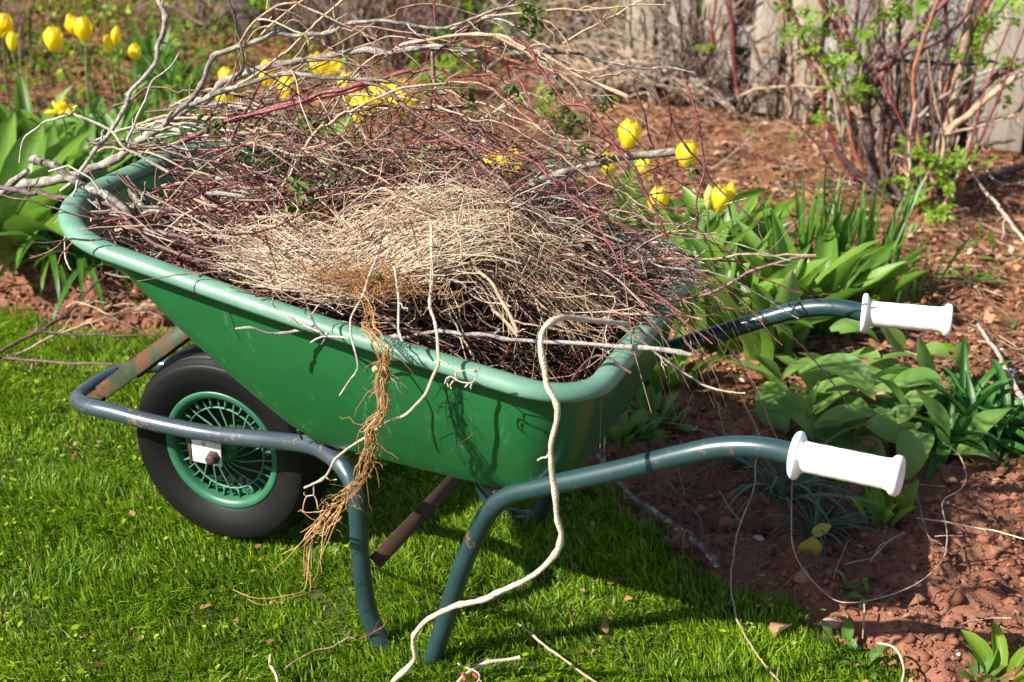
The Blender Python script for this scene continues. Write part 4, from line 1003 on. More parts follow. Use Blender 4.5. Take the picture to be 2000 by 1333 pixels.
n = 1500; x = r.uniform(-.12, .72, n); y = r.uniform(-.28, .30, n); k = in_tray(x, y, .02); x, y = x[k], y[k]; n = len(x)
P = curved(n, x, y, heap_top(x, y) + r.uniform(-.01, .05, n), r.uniform(.12, .42, n), r.normal(.12, .55, n), r, .5, .24, 13)
P = P[legal(P).all(1) & (np.abs(P[..., 1]) < .42).all(1) & (P[..., 0] < .83).all(1)]; n = len(P)
g.strands(P, r.uniform(.0009, .0019, n), None, 5, np.clip(r.beta(1.3, 1.7, n), 0, 1))
n = 330; x = r.uniform(.12, .74, n); y = r.uniform(-.12, .27, n)
P = curved(n, x, y, heap_top(x, y) + .02 + .15 * r.random(n) ** 1.6, r.uniform(.12, .45, n), r.normal(.1, .6, n), r, .6, .3, 13)
P = P[legal(P).all(1) & (np.abs(P[..., 1]) < .45).all(1) & (P[..., 0] < .88).all(1)]; n = len(P)
g.strands(P, r.uniform(.0007, .0015, n), None, 4, np.clip(r.beta(1.2, 1.6, n), 0, 1))
o = g.build('fine_twigs', M['twigs_mix']); tag(o, 'dense tangle of fine twigs filling the wheelbarrow tray', None, None, 'stuff')
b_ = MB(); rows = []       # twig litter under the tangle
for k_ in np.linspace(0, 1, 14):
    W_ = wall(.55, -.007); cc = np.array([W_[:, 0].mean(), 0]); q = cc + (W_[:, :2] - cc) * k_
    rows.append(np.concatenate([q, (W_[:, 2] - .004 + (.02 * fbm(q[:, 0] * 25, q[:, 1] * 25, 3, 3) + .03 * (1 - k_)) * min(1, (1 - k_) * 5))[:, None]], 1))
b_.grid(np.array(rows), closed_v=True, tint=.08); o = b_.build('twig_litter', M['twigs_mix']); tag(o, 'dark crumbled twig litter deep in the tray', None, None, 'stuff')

# pale dry grass mound on the near half of the heap
def locks(g, nl, ns, cxy, sxy, hgt, ang0, L_, seed, tint0, spread=.010, lift=(.0, 1.0), mat_r=(.0006, .0012), K=16):
    r = np.random.default_rng(seed)
    for k in range(nl):
        u = r.normal(0, 1, 2).clip(-1.9, 1.9); x0 = cxy[0] + sxy[0] * u[0]; y0 = cxy[1] + sxy[1] * u[1] + .25 * (x0 - cxy[0])
        a = ang0 + r.normal(0, .5) + 1.0 * (x0 - cxy[0]); L1 = r.uniform(*L_); t = np.linspace(-.5, .5, K); cv = r.normal(.15, .45)
        aa = a + cv * t * 1.6 + .28 * np.sin(7 * t + r.uniform(0, 6))
        px_ = x0 + np.cumsum(np.cos(aa)) * L1 / K; py_ = y0 + np.cumsum(np.sin(aa)) * L1 / K
        px_ -= px_[K // 2] - x0; py_ -= py_[K // 2] - y0
        d2 = ((px_ - cxy[0]) / (sxy[0] * 1.5)) ** 2 + ((py_ - cxy[1]) / (sxy[1] * 1.7)) ** 2
        lf = r.uniform(*lift)
        pz = .5 * heap_base(px_, py_) + .5 * float(heap_base(x0, y0)) + .010 + hgt * np.exp(-d2) * lf + .02 * r.normal() * t
        n = int(ns * r.uniform(.5, 1.4)); sp_ = spread * (1 + 1.6 * np.abs(t)[None] ** 1.2) * np.abs(r.normal(1, .4, n))[:, None]
        th = r.uniform(0, 6.28, n)[:, None] + r.normal(0, 1.6, n)[:, None] * t
        rad = sp_ * np.sqrt(r.random(n))[:, None]
        P = np.stack([px_ - np.sin(aa) * rad * np.cos(th) * 1.6, py_ + np.cos(aa) * rad * np.cos(th) * 1.6, pz + rad * np.sin(th) * .8], -1)
        sh = r.normal(0, .25, n)[:, None] * L1; P[..., 0] += np.cos(a) * sh * .5; P[..., 1] += np.sin(a) * sh * .5
        w = r.normal(0, .004, (n, 1, 3)) * np.sin(r.uniform(4, 14, (n, 1, 1)) * t[None, :, None] + r.uniform(0, 6, (n, 1, 1))); P = P + w
        out = (~in_tray(P[..., 0], P[..., 1], .01)); P[..., 2] = np.where(out, np.maximum(P[..., 2], rim_z(P[..., 0]) + .009), P[..., 2])
        P = P[(P[..., 1] > -.375).all(1) & (P[..., 0] < .84).all(1) & legal(P).all(1)]
        if len(P): g.strands(P, r.uniform(*mat_r, len(P)), r.uniform(mat_r[0] * .6, mat_r[1] * .6, len(P)), 3, np.clip(r.normal(tint0 + r.normal(0, .1), .14, len(P)), 0, 1))
g = MB()
def guide(path, ys): 
    p = px(path); yy = np.interp(np.linspace(0, 1, len(p)), np.linspace(0, 1, len(ys)), ys); q = catmull(np.array([at_y(u, v, k) for (u, v), k in zip(p, yy)]), n=8)
    s = np.concatenate([[0], np.cumsum(np.linalg.norm(np.diff(q, axis=0), axis=1))]); t = np.linspace(0, s[-1], 60); return np.stack([np.interp(t, s, q[:, k]) for k in range(3)], -1)
def flow(g, guides, n, seed, sp, tint, lng=(.3, .85), K=16, rr=(.0006, .0012), curl=.006):
    r = np.random.default_rng(seed); G = np.array(guides); m = len(G) - 1; out = []
    lock = r.random((70, 3))
    for k in range(n):
        lk = lock[r.integers(70)]; w = np.clip(lk[0] * 1.1 - .05 + r.normal(0, .07), 0, 1) * m; i = min(int(w), m - 1); C = G[i] * (1 - (w - i)) + G[i + 1] * (w - i)
        L_ = r.uniform(*lng); a0 = np.clip(lk[1] * (1.15 - L_) - .1 + r.normal(0, .08), -.12, 1.05 - L_); q = np.linspace(max(0, a0), min(1, a0 + L_), K) * 59
        i0 = np.floor(q).astype(int).clip(0, 58); P = C[i0] + (C[i0 + 1] - C[i0]) * (q - i0)[:, None]
        t = np.linspace(-1, 1, K)[:, None]
        P = P + r.normal(0, sp, 3) * [1, 1, .55] + t * r.normal(0, sp * 1.1, 3) * [1, 1, .7] + (t ** 2) * r.normal(0, sp * 1.2, 3) * [.6, 1, .9]
        P = P + np.sin(r.uniform(2, 8) * t + r.uniform(0, 6)) * r.normal(0, curl, 3)
        out.append(P)
    P = np.array(out)
    ins = in_tray(P[..., 0], P[..., 1], .012); P[..., 2] = np.where(ins, P[..., 2], np.maximum(P[..., 2], rim_z(P[..., 0]) + .009))
    P = P[(P[..., 1] > -.385).all(1) & legal(P).all(1)]; n = len(P)
    g.strands(P, r.uniform(*rr, n), r.uniform(rr[0] * .5, rr[1] * .6, n), 3, np.clip(r.normal(tint, .17, n), 0, 1))
GA = guide('455,478 520,470 600,466 680,458 740,438 800,414 860,400 920,404 975,428', [-.20, -.15, -.10, -.06])
GB_ = guide('465,500 540,506 630,512 710,500 775,464 840,438 910,430 980,448', [-.24, -.20, -.14, -.10])
GC = guide('480,512 560,540 650,556 730,548 800,516 870,490 950,480 1010,490', [-.27, -.25, -.19, -.14])
GD = guide('500,524 590,566 680,580 750,572 820,545 890,520', [-.30, -.29, -.25, -.20])
flow(g, [GA, GB_, GC, GD], 880, 11, .012, .76, rr=(.0006, .0014))
flow(g, [GA, GB_, GC], 420, 12, .024, .68, (.15, .5), 14, (.0005, .001), .012)
G1 = guide('800,392 860,384 940,398 1020,430 1100,480 1180,540 1240,590', [-.08, -.05, .0]); G2 = guide('790,420 850,440 920,490 990,550 1050,600 1090,640', [-.14, -.12, -.12])
flow(g, [G1, G2], 480, 13, .016, .55, (.3, .9), 14, (.0006, .0013), .010)
G3 = guide('760,470 800,540 850,590 900,640', [-.2, -.24, -.28]); G4 = guide('960,440 1060,560 1150,640 1200,690', [-.1, -.1, -.12])
flow(g, [G3, G4], 60, 14, .03, .5, (.4, .9), 12, (.0007, .0014), .012)
o = g.build('dry_grass_mound', M['straw']); tag(o, 'mound of pale dry grass piled on the near half of the twig heap', None, None, 'stuff')
# tan straw at the middle and rear
g = MB(); r = np.random.default_rng(101)
locks(g, 26, 20, (.60, .08), (.07, .07), .05, -.35, (.14, .36), 102, .42, .014, (.3, 1.0), (.0005, .0011))
locks(g, 14, 16, (.22, .05), (.12, .08), .04, .1, (.12, .34), 103, .45, .014, (.2, 1.0), (.0005, .0011))
n = 40; x = r.normal(.78, .04, n); y = r.normal(.05, .08, n)
t = np.linspace(0, 1, 8); a = r.normal(-.25, .45, n); L_ = r.uniform(.08, .2, n)
P = np.stack([x[:, None] - .06 + L_[:, None] * t * np.cos(a)[:, None], y[:, None] + L_[:, None] * t * np.sin(a)[:, None] * .6, (rim_z(x) + .02 + r.uniform(0, .035, n))[:, None] + L_[:, None] * (.25 * t - 1.05 * t ** 2) + r.normal(0, .004, (n, 8)) * t], -1)
g.strands(P, r.uniform(.0005, .0009, n), None, 3, np.clip(r.normal(.3, .2, n), 0, 1))
o = g.build('tan_straw', M['straw']); tag(o, 'tan straw tangled over the rear of the heap and spilling past the rim', None, None, 'stuff')

# root bundle hanging over the near rim
rb = np.array([at_y(690, 520, -.24), at_y(706, 560, -.30), at_y(728, 610, -.345), at_y(742, 655, -.375), at_y(745, 700, -.382), at_y(742, 770, -.385), at_y(728, 840, -.383), at_y(710, 895, -.378), at_y(686, 945, -.37), at_y(655, 985, -.355), at_y(622, 1030, -.33)])
spine = catmull(rb, step=.01); spine = spine + np.stack([fbm(np.arange(len(spine)) * .22, np.zeros(len(spine)), 60, 2), .3 * fbm(np.arange(len(spine)) * .2, np.zeros(len(spine)), 61, 2), 0 * spine[:, 0]], -1) * .045
tail = catmull(np.array([at_y(655, 985, -.355), at_y(630, 1020, -.335), at_z(604, 1062, .06), at_z(600, 1110, .03), at_z(598, 1150, .022), at_z(560, 1163, .02), at_z(505, 1171, .02), at_z(480, 1158, .022), at_z(445, 1152, .02)]), step=.01)
g = MB(); r = np.random.default_rng(5)
def strand_along(S, i0, i1, spread, r0, tn, K=22):
    q = S[np.linspace(i0, i1, K).astype(int)]
    off = r.normal(0, spread, 3) ; w = np.cumsum(r.normal(0, spread * .52, (K, 3)), 0); w -= w.mean(0)
    g.tube(catmull(q + off + w, n=2), np.linspace(r0, r0 * .5, 2 * K - 1), 4, False, tn)
N_ = len(spine)
for k in range(22):
    i0 = int(r.uniform(0, .55) * N_); i1 = int(min(N_ - 1, i0 + r.uniform(.25, .75) * N_)); strand_along(spine, i0, i1, .0044, r.uniform(.0005, .0013), r.uniform(.2, .9))
for k in range(9):
    strand_along(tail, int(r.uniform(0, .1) * len(tail)), int(r.uniform(.5, 1) * (len(tail) - 1)), .0035, r.uniform(.0007, .0015), r.uniform(.4, 1))
for k in range(110):
    p = spine[int(r.uniform(.15, 1) * (N_ - 1))]; d = r.normal(0, 1, 3) * [1, .35, .7]; d /= np.linalg.norm(d); L_ = r.uniform(.01, .04)
    Q = p + d * L_ * np.linspace(0, 1, 6)[:, None] + np.array([0, 0, -.4]) * L_ * (np.linspace(0, 1, 6) ** 2)[:, None] + np.cumsum(r.normal(0, .0026, (6, 3)), 0)
    g.tube(Q, np.linspace(.0007, .0003, 6), 3, False, r.uniform(.2, .8))
for k in range(10):      # ragged side roots low down
    p = spine[int(r.uniform(.8, 1) * (N_ - 1))]; L_ = r.uniform(.06, .13); t = np.linspace(0, 1, 10)[:, None]
    Q = p + np.array([-.55, .0, -.75]) * L_ * t + r.normal(0, .25, 3) * L_ * t + np.cumsum(r.normal(0, .003, (10, 3)), 0) * t
    Q[:, 2] = np.maximum(Q[:, 2], .02); g.tube(Q, np.linspace(.0011, .0004, 10), 4, False, r.uniform(.5, 1))
# fibrous crown over the rim
n = 240; c = r.normal(0, 1, (n, 3)) * [.05, .022, .006] + rb[1] + [.0, .02, .004]
P = curved(n, c[:, 0], c[:, 1], np.maximum(c[:, 2], rim_z(c[:, 0]) + .012), r.uniform(.03, .09, n), r.uniform(0, 6.28, n), r, .6, .35, 6)
P[..., 2] = np.maximum(P[..., 2], rim_z(P[..., 0]) + .007 - .05 * np.clip(-P[..., 1] - .35, 0, 1)); P = P[(P[..., 1] > -.40).all(1)]
g.strands(P, .0006, .0003, 3, r.uniform(.1, .75, len(P)))
o = g.build('root_bundle', M['roots']); tag(o, 'ragged orange brown root bundle hanging down the near green side', 'root bundle')
b_ = MB(); p = at_y(733, 722, -.398); b_.lathe([(0, -.004), (.0045, -.002), (.0055, .001), (.003, .003), (0, .004)], 7, p); sf = b_.build('stump', M['cut_wood'], o, False)

# wilted leaf tufts clinging to the prunings
def leaf_grid(L_, W, n=7, cup=.25, arch=.5, twist=0.0, wave=.0, base=.25, peak=.45, ph=0.0, fold=0.0, cols=5):
    """flat leaf along +x, up +z, arching down; returns grid, uv"""
    t = np.linspace(0, 1, n); wprof = np.where(t < peak, base + (1 - base) * np.sin(np.pi / 2 * t / peak), np.cos(np.pi / 2 * ((t - peak) / (1 - peak))) ** .8)
    wprof = np.maximum(wprof, .02); a = arch * t
    dx = np.cos(np.cumsum(np.concatenate([[0], np.full(n - 1, arch / (n - 1))]))); dz = -np.sin(np.cumsum(np.concatenate([[0], np.full(n - 1, arch / (n - 1))])))
    x = np.concatenate([[0], np.cumsum(dx[:-1])]) / (n - 1) * L_; z = np.concatenate([[0], np.cumsum(dz[:-1])]) / (n - 1) * L_
    s = np.linspace(-1, 1, cols)
    G = np.zeros((n, cols, 3)); U = np.zeros((n, cols, 2))
    for i in range(n):
        w = W * .5 * wprof[i]; tw = twist * t[i]
        yy = s * w * (1 - .12 * cup); zz = cup * w * (s ** 2) + fold * w * np.abs(s) + wave * w * np.sin(9 * t[i] + ph + 2.2 * np.sign(s)) * np.abs(s) ** 1.5
        Y_ = yy * math.cos(tw) - zz * math.sin(tw); Z_ = yy * math.sin(tw) + zz * math.cos(tw)
        nx, nz = -dz[i], dx[i]
        G[i] = np.stack([x[i] + Z_ * nx, Y_, z[i] + Z_ * nz], -1); U[i] = np.stack([(s + 1) / 2, np.full(cols, t[i])], -1)
    return G, U
def rotm(az, el, roll=0.0):
    return np.array(Matrix.Rotation(az, 3, 'Z') @ Matrix.Rotation(-el, 3, 'Y') @ Matrix.Rotation(roll, 3, 'X'))
r = np.random.default_rng(31)
tuft_me = []
for k in range(4):
    b_ = MB()
    for j in range(9 + 2 * k):
        G, U = leaf_grid(r.uniform(.012, .026), r.uniform(.006, .010), 5, .8, r.uniform(.3, 1.6), r.normal(0, .6), .3, cols=3)
        Mx = rotm(r.uniform(0, 6.28), r.uniform(-1.3, .4)); b_.grid(G @ Mx.T + r.normal(0, .006, 3), uv=U)
    tuft_me.append(b_.mesh('leaf_tuft', M['leaf_wilt'], True, True))
for (u, v, y, s) in [(420, 240, -.02, 1.0), (418, 258, -.02, .8), (580, 375, -.1, 1.5), (600, 405, -.12, 1.6), (570, 400, -.11, 1.1), (545, 325, -.02, 1.0), (505, 318, -.0, .9), (650, 350, -.05, 1.0), (610, 245, .03, 1.0), (598, 232, .03, .8),
                     (912, 192, .1, 1.1), (998, 175, .12, .9), (1030, 22, .16, 1.0), (1036, 50, .16, 1.1), (1082, 178, .1, 1.0), (1097, 225, .08, .9), (1118, 244, .06, 1.4), (1174, 205, .1, .9), (1180, 313, .1, .9), (1358, 330, .16, .8), (846, 62, .25, .8),
                     (740, 540, -.27, .8), (800, 520, -.2, .6), (700, 330, .0, .8), (470, 300, -.02, .8), (1140, 290, .1, .7)]:
    o = link_mesh('leaf_tuft', tuft_me[r.integers(4)]); o.location = Vector(at_y(u, v, y)); o.scale = (s, s, s); o.rotation_euler = (r.normal(0, .4), r.normal(0, .4), r.uniform(0, 6.28))
    tag(o, 'wilted dark green leaf tuft still clinging to a cut twig', 'leaf tuft', 'wilted leaf tufts on the prunings')

# ------------------------------------------------------------------ plants
rp_ = np.random.default_rng(202)
def leaf_lib(prefix, mat, specs, seed, cols=5, n=8):
    r = np.random.default_rng(seed); out = []
    for k in range(specs['k']):
        G, U = leaf_grid(1.0, specs['w'] * r.uniform(.8, 1.25), n, r.uniform(*specs['cup']), r.uniform(*specs['arch']), r.normal(0, specs['twist']), specs.get('wave', 0), specs.get('base', .3), specs.get('peak', .42), r.uniform(0, 6.28), specs.get('fold', 0), cols)
        b = MB(); b.grid(G, uv=U); out.append(b.mesh('leaf', M[mat], True, True))
    return out
LIB = {
    'tulip': leaf_lib('tulip', 'leaf_tulip', dict(k=9, w=.24, cup=(.25, .8), arch=(.3, 1.5), twist=.6, wave=.12, base=.45, peak=.36), 1, 5, 9),
    'broad': leaf_lib('broad', 'leaf_broad', dict(k=7, w=.3, cup=(.2, .5), arch=(.5, 1.6), twist=.4, wave=.14, base=.4, peak=.42), 21, 7, 9),
    'strap': leaf_lib('strap', 'leaf_strap', dict(k=9, w=.055, cup=(.1, .4), arch=(.1, 1.1), twist=.7, base=.8, peak=.4), 2, 3, 9),
    'upright': leaf_lib('upright', 'leaf_strap', dict(k=7, w=.045, cup=(.1, .4), arch=(.0, .35), twist=.6, base=.85, peak=.4), 12, 3, 8),
    'droop': leaf_lib('droop', 'leaf_strap', dict(k=7, w=.06, cup=(.2, .5), arch=(1.4, 2.6), twist=.5, base=.8, peak=.4), 3, 3, 10),
    'lily': leaf_lib('lily', 'leaf_dark', dict(k=9, w=.13, cup=(.15, .4), arch=(.5, 1.7), twist=.3, base=.55, peak=.35, fold=.35), 4, 5, 9),
    'blue': leaf_lib('blue', 'leaf_blue', dict(k=7, w=.03, cup=(0, .2), arch=(1.1, 2.4), twist=.3, base=.9, peak=.4), 5, 3, 10),
    'bluetall': leaf_lib('bluetall', 'leaf_blue', dict(k=5, w=.05, cup=(.1, .3), arch=(.1, .5), twist=.4, base=.9, peak=.4), 6, 3, 7),
    'fresh': leaf_lib('fresh', 'leaf_fresh', dict(k=6, w=.32, cup=(.5, 1.2), arch=(.2, 1.0), twist=.3, base=.4, peak=.45), 7, 5, 6),
    'weed': leaf_lib('weed', 'leaf_weed', dict(k=6, w=.36, cup=(.1, .4), arch=(.4, 1.2), twist=.3, base=.2, peak=.6, wave=.1), 8, 5, 6),
}
def put_leaf(parent, lib, loc, az, el, roll, L_, wscale=1.0, name='leaf'):
    me = LIB[lib][rp_.integers(len(LIB[lib]))] if isinstance(lib, str) else lib
    o = link_mesh(name, me, parent); o.location = loc
    o.rotation_euler = (Matrix.Rotation(az, 3, 'Z') @ Matrix.Rotation(-el, 3, 'Y') @ Matrix.Rotation(roll, 3, 'X')).to_euler()
    o.scale = (L_, L_ * wscale, L_); return o
def clump(name, label, cat, base, lib, n, L_, el=(.7, 1.4), spread=.03, group=None, ws=(.8, 1.2), azc=None, azs=9.0, name_part='leaf'):
    root = empty(name, (base[0], base[1], gz(base[0], base[1]) - .004)); tag(root, label, cat, group)
    for k in range(n):
        az = rp_.uniform(0, 2 * math.pi) if azc is None else rp_.normal(azc, azs)
        d = rp_.uniform(0, spread) ; 
        put_leaf(root, lib, (d * math.cos(az), d * math.sin(az), 0), az, rp_.uniform(*el), rp_.normal(0, .25), rp_.uniform(*L_), rp_.uniform(*ws), name_part)
    return root

# tulip flowers
def petal_mesh(open_, seed, L_=1.0, w=.62):
    r = np.random.default_rng(seed); n, c = 9, 7; t = np.linspace(0, 1, n); s = np.linspace(-1, 1, c)
    G = np.zeros((n, c, 3)); U = np.zeros((n, c, 2))
    rad = .04 + (.36 + .22 * open_) * np.sin(np.pi * np.minimum(t * (.80 - .30 * open_) + .04, .98)) ** .75
    rad = rad * (1 - .55 * (1 - open_) * np.clip((t - .62) / .38, 0, 1) ** 1.5)
    for i in range(n):
        ww = w * (np.sin(np.pi * (t[i] * .86 + .08)) ** .62) * (1 if t[i] < .93 else .45)
        ang = s * ww / max(rad[i], .16) * .55; ang = np.clip(ang, -1.25, 1.25)
        ra = rad[i] * (1 - .10 * s ** 2 * (1 - open_)) + .018 * np.sin(7 * t[i] + 3 * s + seed)
        G[i] = np.stack([ra * np.cos(ang), ra * np.sin(ang), np.full(c, t[i] * L_ - .06 * L_ * (s ** 2) * t[i])], -1); U[i] = np.stack([(s + 1) / 2, np.full(c, t[i])], -1)
    return G, U
PET = {}
for nm, mt, op, w in (('closed', 'petal', .22, .60), ('open', 'petal', .85, .66), ('slim', 'petal', .0, .50), ('bud', 'petal_bud', -.1, .44), ('pale', 'petal_pale', -.1, .42), ('green', 'leaf_tulip', -.1, .40)):
    ms = []
    for k in range(3):
        G, U = petal_mesh(op, k * 3 + 1, 1.0, w); b = MB(); b.grid(G, uv=U); ms.append(b.mesh('petal', M[mt], True, True))
    PET[nm] = ms
def tulip(label, u, v, ub, vb, size, kind='closed', leaves=3, lean=(0, 0), LL=(.2, .3), dy=0.0, group='yellow tulips flowering in the bed'):
    size = size * (1.25 if u < 420 else 1.38 if u < 1000 else 1.08)
    base = at_z(ub, vb, 0.0); base[2] = gz(base[0], base[1])
    head = at_y(u, v, base[1] + dy)
    root = empty('tulip', base); tag(root, label, 'tulip', group)
    top = head - base - np.array([0, 0, size * .5])
    mid = top * .5 + np.array([rp_.normal(0, .012), rp_.normal(0, .01), .02])
    b = MB(); pts = catmull(np.array([[0, 0, -.01], mid, top]), n=7); b.tube(pts, np.linspace(.0042, .0032, len(pts)), 7)
    b.build('stem', M['stem'], root)
    fl = empty('flower'); fl.parent = root; fl.location = Vector(top); fl.rotation_euler = (lean[0], lean[1], rp_.uniform(0, 6.28))
    wsc = {'closed': .92, 'open': 1.15, 'slim': .72, 'bud': .62, 'pale': .6, 'green': .6}[kind]
    for k in range(6):
        o = link_mesh('petal', PET[kind][k % 3], fl); o.rotation_euler = (0, 0, k * math.pi / 3 + rp_.normal(0, .06))
        s = size * (1.0 if k % 2 else .95); o.scale = (s * wsc * (.84 if k % 2 else 1.0), s * wsc * (.84 if k % 2 else 1.0), s * rp_.uniform(.92, 1.05))
    for k in range(leaves):
        az = rp_.uniform(0, 6.28); put_leaf(root, 'tulip', (.006 * math.cos(az), .006 * math.sin(az), .0), az, rp_.uniform(.75, 1.35), rp_.normal(0, .3), rp_.uniform(*LL), rp_.uniform(.8, 1.3))
    return root
TUL = [
    ('round yellow tulip cut by the left picture edge, topmost there', 2, 48, 40, 300, .068, 'closed'), ('slim pointed yellow tulip just under the round one at the left edge', 22, 80, 75, 330, .052, 'slim'),
    ('tall yellow tulip with a split lower petal, alone left of the paired ones', 103, 76, 168, 318, .068, 'closed'), ('yellow tulip behind the hanging twigs, back one of a pair', 147, 48, 205, 290, .058, 'closed'),
    ('yellow tulip behind the hanging twigs, front one of a pair', 164, 56, 195, 320, .064, 'closed'), ('slim yellow tulip, lower one of the narrow pair', 213, 85, 240, 310, .050, 'slim'),
    ('slim yellow tulip, upper one of the narrow pair', 225, 68, 255, 300, .050, 'slim'), ('small yellow tulip right of the narrow pair, before dark leaves', 263, 100, 282, 300, .046, 'closed'),
    ('small yellow tulip peeking above the thick branch, leftmost there', 438, 150, 470, 380, .044, 'closed'), ('yellow tulip right below the thick branch, leftmost there', 447, 184, 470, 400, .056, 'closed'),
    ('small yellow tulip showing over the thick branch middle', 520, 136, 540, 380, .046, 'closed'), ('small yellow tulip half hidden under the thick branch middle', 521, 152, 545, 390, .04, 'closed'),
    ('yellow tulip striped by a grey twig below the thick branch', 556, 172, 575, 400, .058, 'closed'), ('open cupped yellow tulip hanging under the thick branch', 630, 128, 650, 370, .058, 'open'),
    ('yellow tulip behind the pinkish cut stick', 682, 168, 700, 400, .062, 'closed'), ('full yellow tulip in the open gap right of the pinkish cut stick', 706, 212, 724, 430, .072, 'closed'),
    ('open yellow tulip crossed by plum twigs, left one of two', 755, 184, 770, 410, .068, 'open'), ('open yellow tulip crossed by plum twigs, right one of two', 788, 194, 795, 420, .062, 'open'),
    ('wide open yellow tulip low behind the heap', 986, 322, 1004, 500, .062, 'open'), ('big round yellow tulip standing alone right of the heap', 1225, 262, 1292, 492, .080, 'closed'),
    ('narrow yellow tulip above the sawn grey branch', 1189, 320, 1216, 478, .060, 'closed'), ('narrow yellow tulip under the sawn grey branch', 1263, 326, 1300, 500, .056, 'closed'),
    ('large yellow tulip crossed by dark twigs beyond the branch end', 1343, 300, 1372, 500, .076, 'closed'), ('stout yellow tulip low over bright leaves', 1282, 390, 1292, 545, .070, 'closed'),
    ('yellow tulip with upright petals beside a slimmer one', 1406, 388, 1412, 570, .068, 'closed'), ('slim yellow tulip tucked behind the upright petalled one', 1424, 374, 1428, 566, .054, 'slim'),
]
for a_ in TUL: tulip(*a_, leaves=2 if a_[1] < 1000 else 3, lean=(rp_.normal(0, .12), rp_.normal(0, .12)))
tulip('half open greenish yellow tulip bud left of the upright petalled tulip', 1385, 385, 1392, 570, .062, 'bud', 2, group='tulip buds in the bed')
tulip('closed green tulip bud on a tall stem among thin upright leaves', 1610, 420, 1618, 600, .038, 'green', 2, group='tulip buds in the bed')
tulip('closed cream tulip bud above the far handle', 1580, 524, 1556, 668, .042, 'pale', 2, group='tulip buds in the bed')
# a broken daffodil
base = at_z(150, 400, 0); df = empty('daffodil', base); tag(df, 'small ragged yellow daffodil low among the left leaves', 'daffodil')
hd = at_y(120, 218, base[1]) - base
b = MB(); b.tube(catmull(np.array([[0, 0, 0], hd * .6 + [0, 0, .05], hd]), n=6), .003, 6); b.build('stem', M['stem'], df)
for k in range(6):
    o = link_mesh('petal', PET['closed'][k % 3], df); o.location = Vector(hd); o.rotation_euler = (1.2 + rp_.normal(0, .3), rp_.normal(0, .3), k * 1.05); o.scale = (.028, .028, .05)
b = MB(); b.lathe([(.007, 0), (.010, .012), (.015, .024), (.0145, .0245), (.009, .012), (.006, .002)], 14, hd, 'z'); b.build('trumpet', M['petal'], df)

# leaf clumps behind the barrow, left
LEFTG = 'leafy bulb clumps left of the barrow'
for (u, v, n, a, b_, lib, lab) in [
    (18, 520, 9, .30, .44, 'tulip', 'largest dark broad leaved tulip clump at the left picture edge'), (60, 455, 8, .22, .34, 'tulip', 'broad leaved tulip clump beside the largest one at the left edge'), (30, 395, 8, .22, .32, 'tulip', 'tulip leaf clump behind the largest one at the left edge'),
    (110, 410, 9, .2, .3, 'strap', 'daffodil leaf clump under the thin bowed twig'), (150, 380, 9, .2, .3, 'tulip', 'tulip leaf clump around the small daffodil'), (200, 370, 12, .18, .28, 'strap', 'daffodil leaf clump beneath the narrow tulip pair'),
    (235, 340, 10, .18, .28, 'tulip', 'tulip leaf clump behind the slender grey branch'), (270, 360, 14, .18, .28, 'strap', 'daffodil leaf clump behind the slender grey branch'), (310, 330, 14, .18, .28, 'strap', 'daffodil leaf clump left of the crooked limb'),
    (350, 300, 14, .16, .27, 'strap', 'daffodil leaf clump behind the crooked limb'), (300, 160, 26, .18, .28, 'strap', 'dense dark leaf clump behind the smallest left tulip'), (340, 190, 24, .16, .24, 'strap', 'dense dark leaf clump right of the smallest left tulip'),
    (395, 300, 14, .16, .26, 'strap', 'leaf clump left of the tulips under the thick branch'), (440, 330, 12, .16, .26, 'strap', 'leaf clump under the first thick branch tulips'), (500, 330, 12, .14, .24, 'strap', 'leaf clump under the middle thick branch tulips'),
    (90, 520, 14, .22, .34, 'droop', 'drooping thin leaf clump on bare soil left of the tray front'), (170, 545, 16, .22, .34, 'droop', 'drooping thin leaf clump directly below the tray front'), (130, 470, 14, .2, .34, 'droop', 'drooping thin leaf clump behind the hanging pale twig'), (230, 500, 14, .2, .3, 'droop', 'drooping thin leaf clump behind the green tray front'),
    (60, 330, 8, .2, .3, 'tulip', 'tulip leaf clump below the tall split petal tulip'), (5, 330, 8, .2, .3, 'tulip', 'tulip leaf clump below the left edge tulips'), (190, 430, 12, .2, .3, 'strap', 'daffodil leaf clump just behind the stubby branch'), (250, 430, 12, .2, .3, 'strap', 'daffodil leaf clump behind the front lip of the tray')]:
    clump('bulb_plant', lab, 'leaf clump', at_z(u, v, 0), lib, int(n * 2.1), (a, b_ * 1.1), (.75, 1.45) if lib != 'droop' else (.7, 1.3), .05, LEFTG, ws=(.8, 1.35))
MIDG = 'leafy bulb clumps behind the barrow'
for (u, v, n, a, b_, lib, lab) in [
    (590, 350, 12, .15, .24, 'tulip', 'tulip leaf clump behind the heap, leftmost there'), (650, 360, 12, .14, .22, 'tulip', 'tulip leaf clump behind the heap, under the cupped tulip'), (710, 400, 12, .15, .22, 'tulip', 'tulip leaf clump behind the heap, under the full tulip'),
    (780, 400, 12, .14, .22, 'tulip', 'tulip leaf clump behind the heap, under the open tulips'), (1000, 470, 9, .14, .2, 'tulip', 'tulip leaf clump behind the heap, under the wide open tulip'),
    (1068, 400, 22, .16, .26, 'bluetall', 'blue green upright leaf tuft behind the sawn grey branch'), (1100, 410, 14, .12, .2, 'bluetall', 'shorter blue green leaf tuft near the white paper scrap')]:
    clump('bulb_plant', lab, 'leaf clump', at_z(u, v, 0), lib, int(n * 1.4), (a, b_ * 1.1), (.9, 1.5), .05, MIDG)
RG = 'leafy bulb clumps right of the tray'
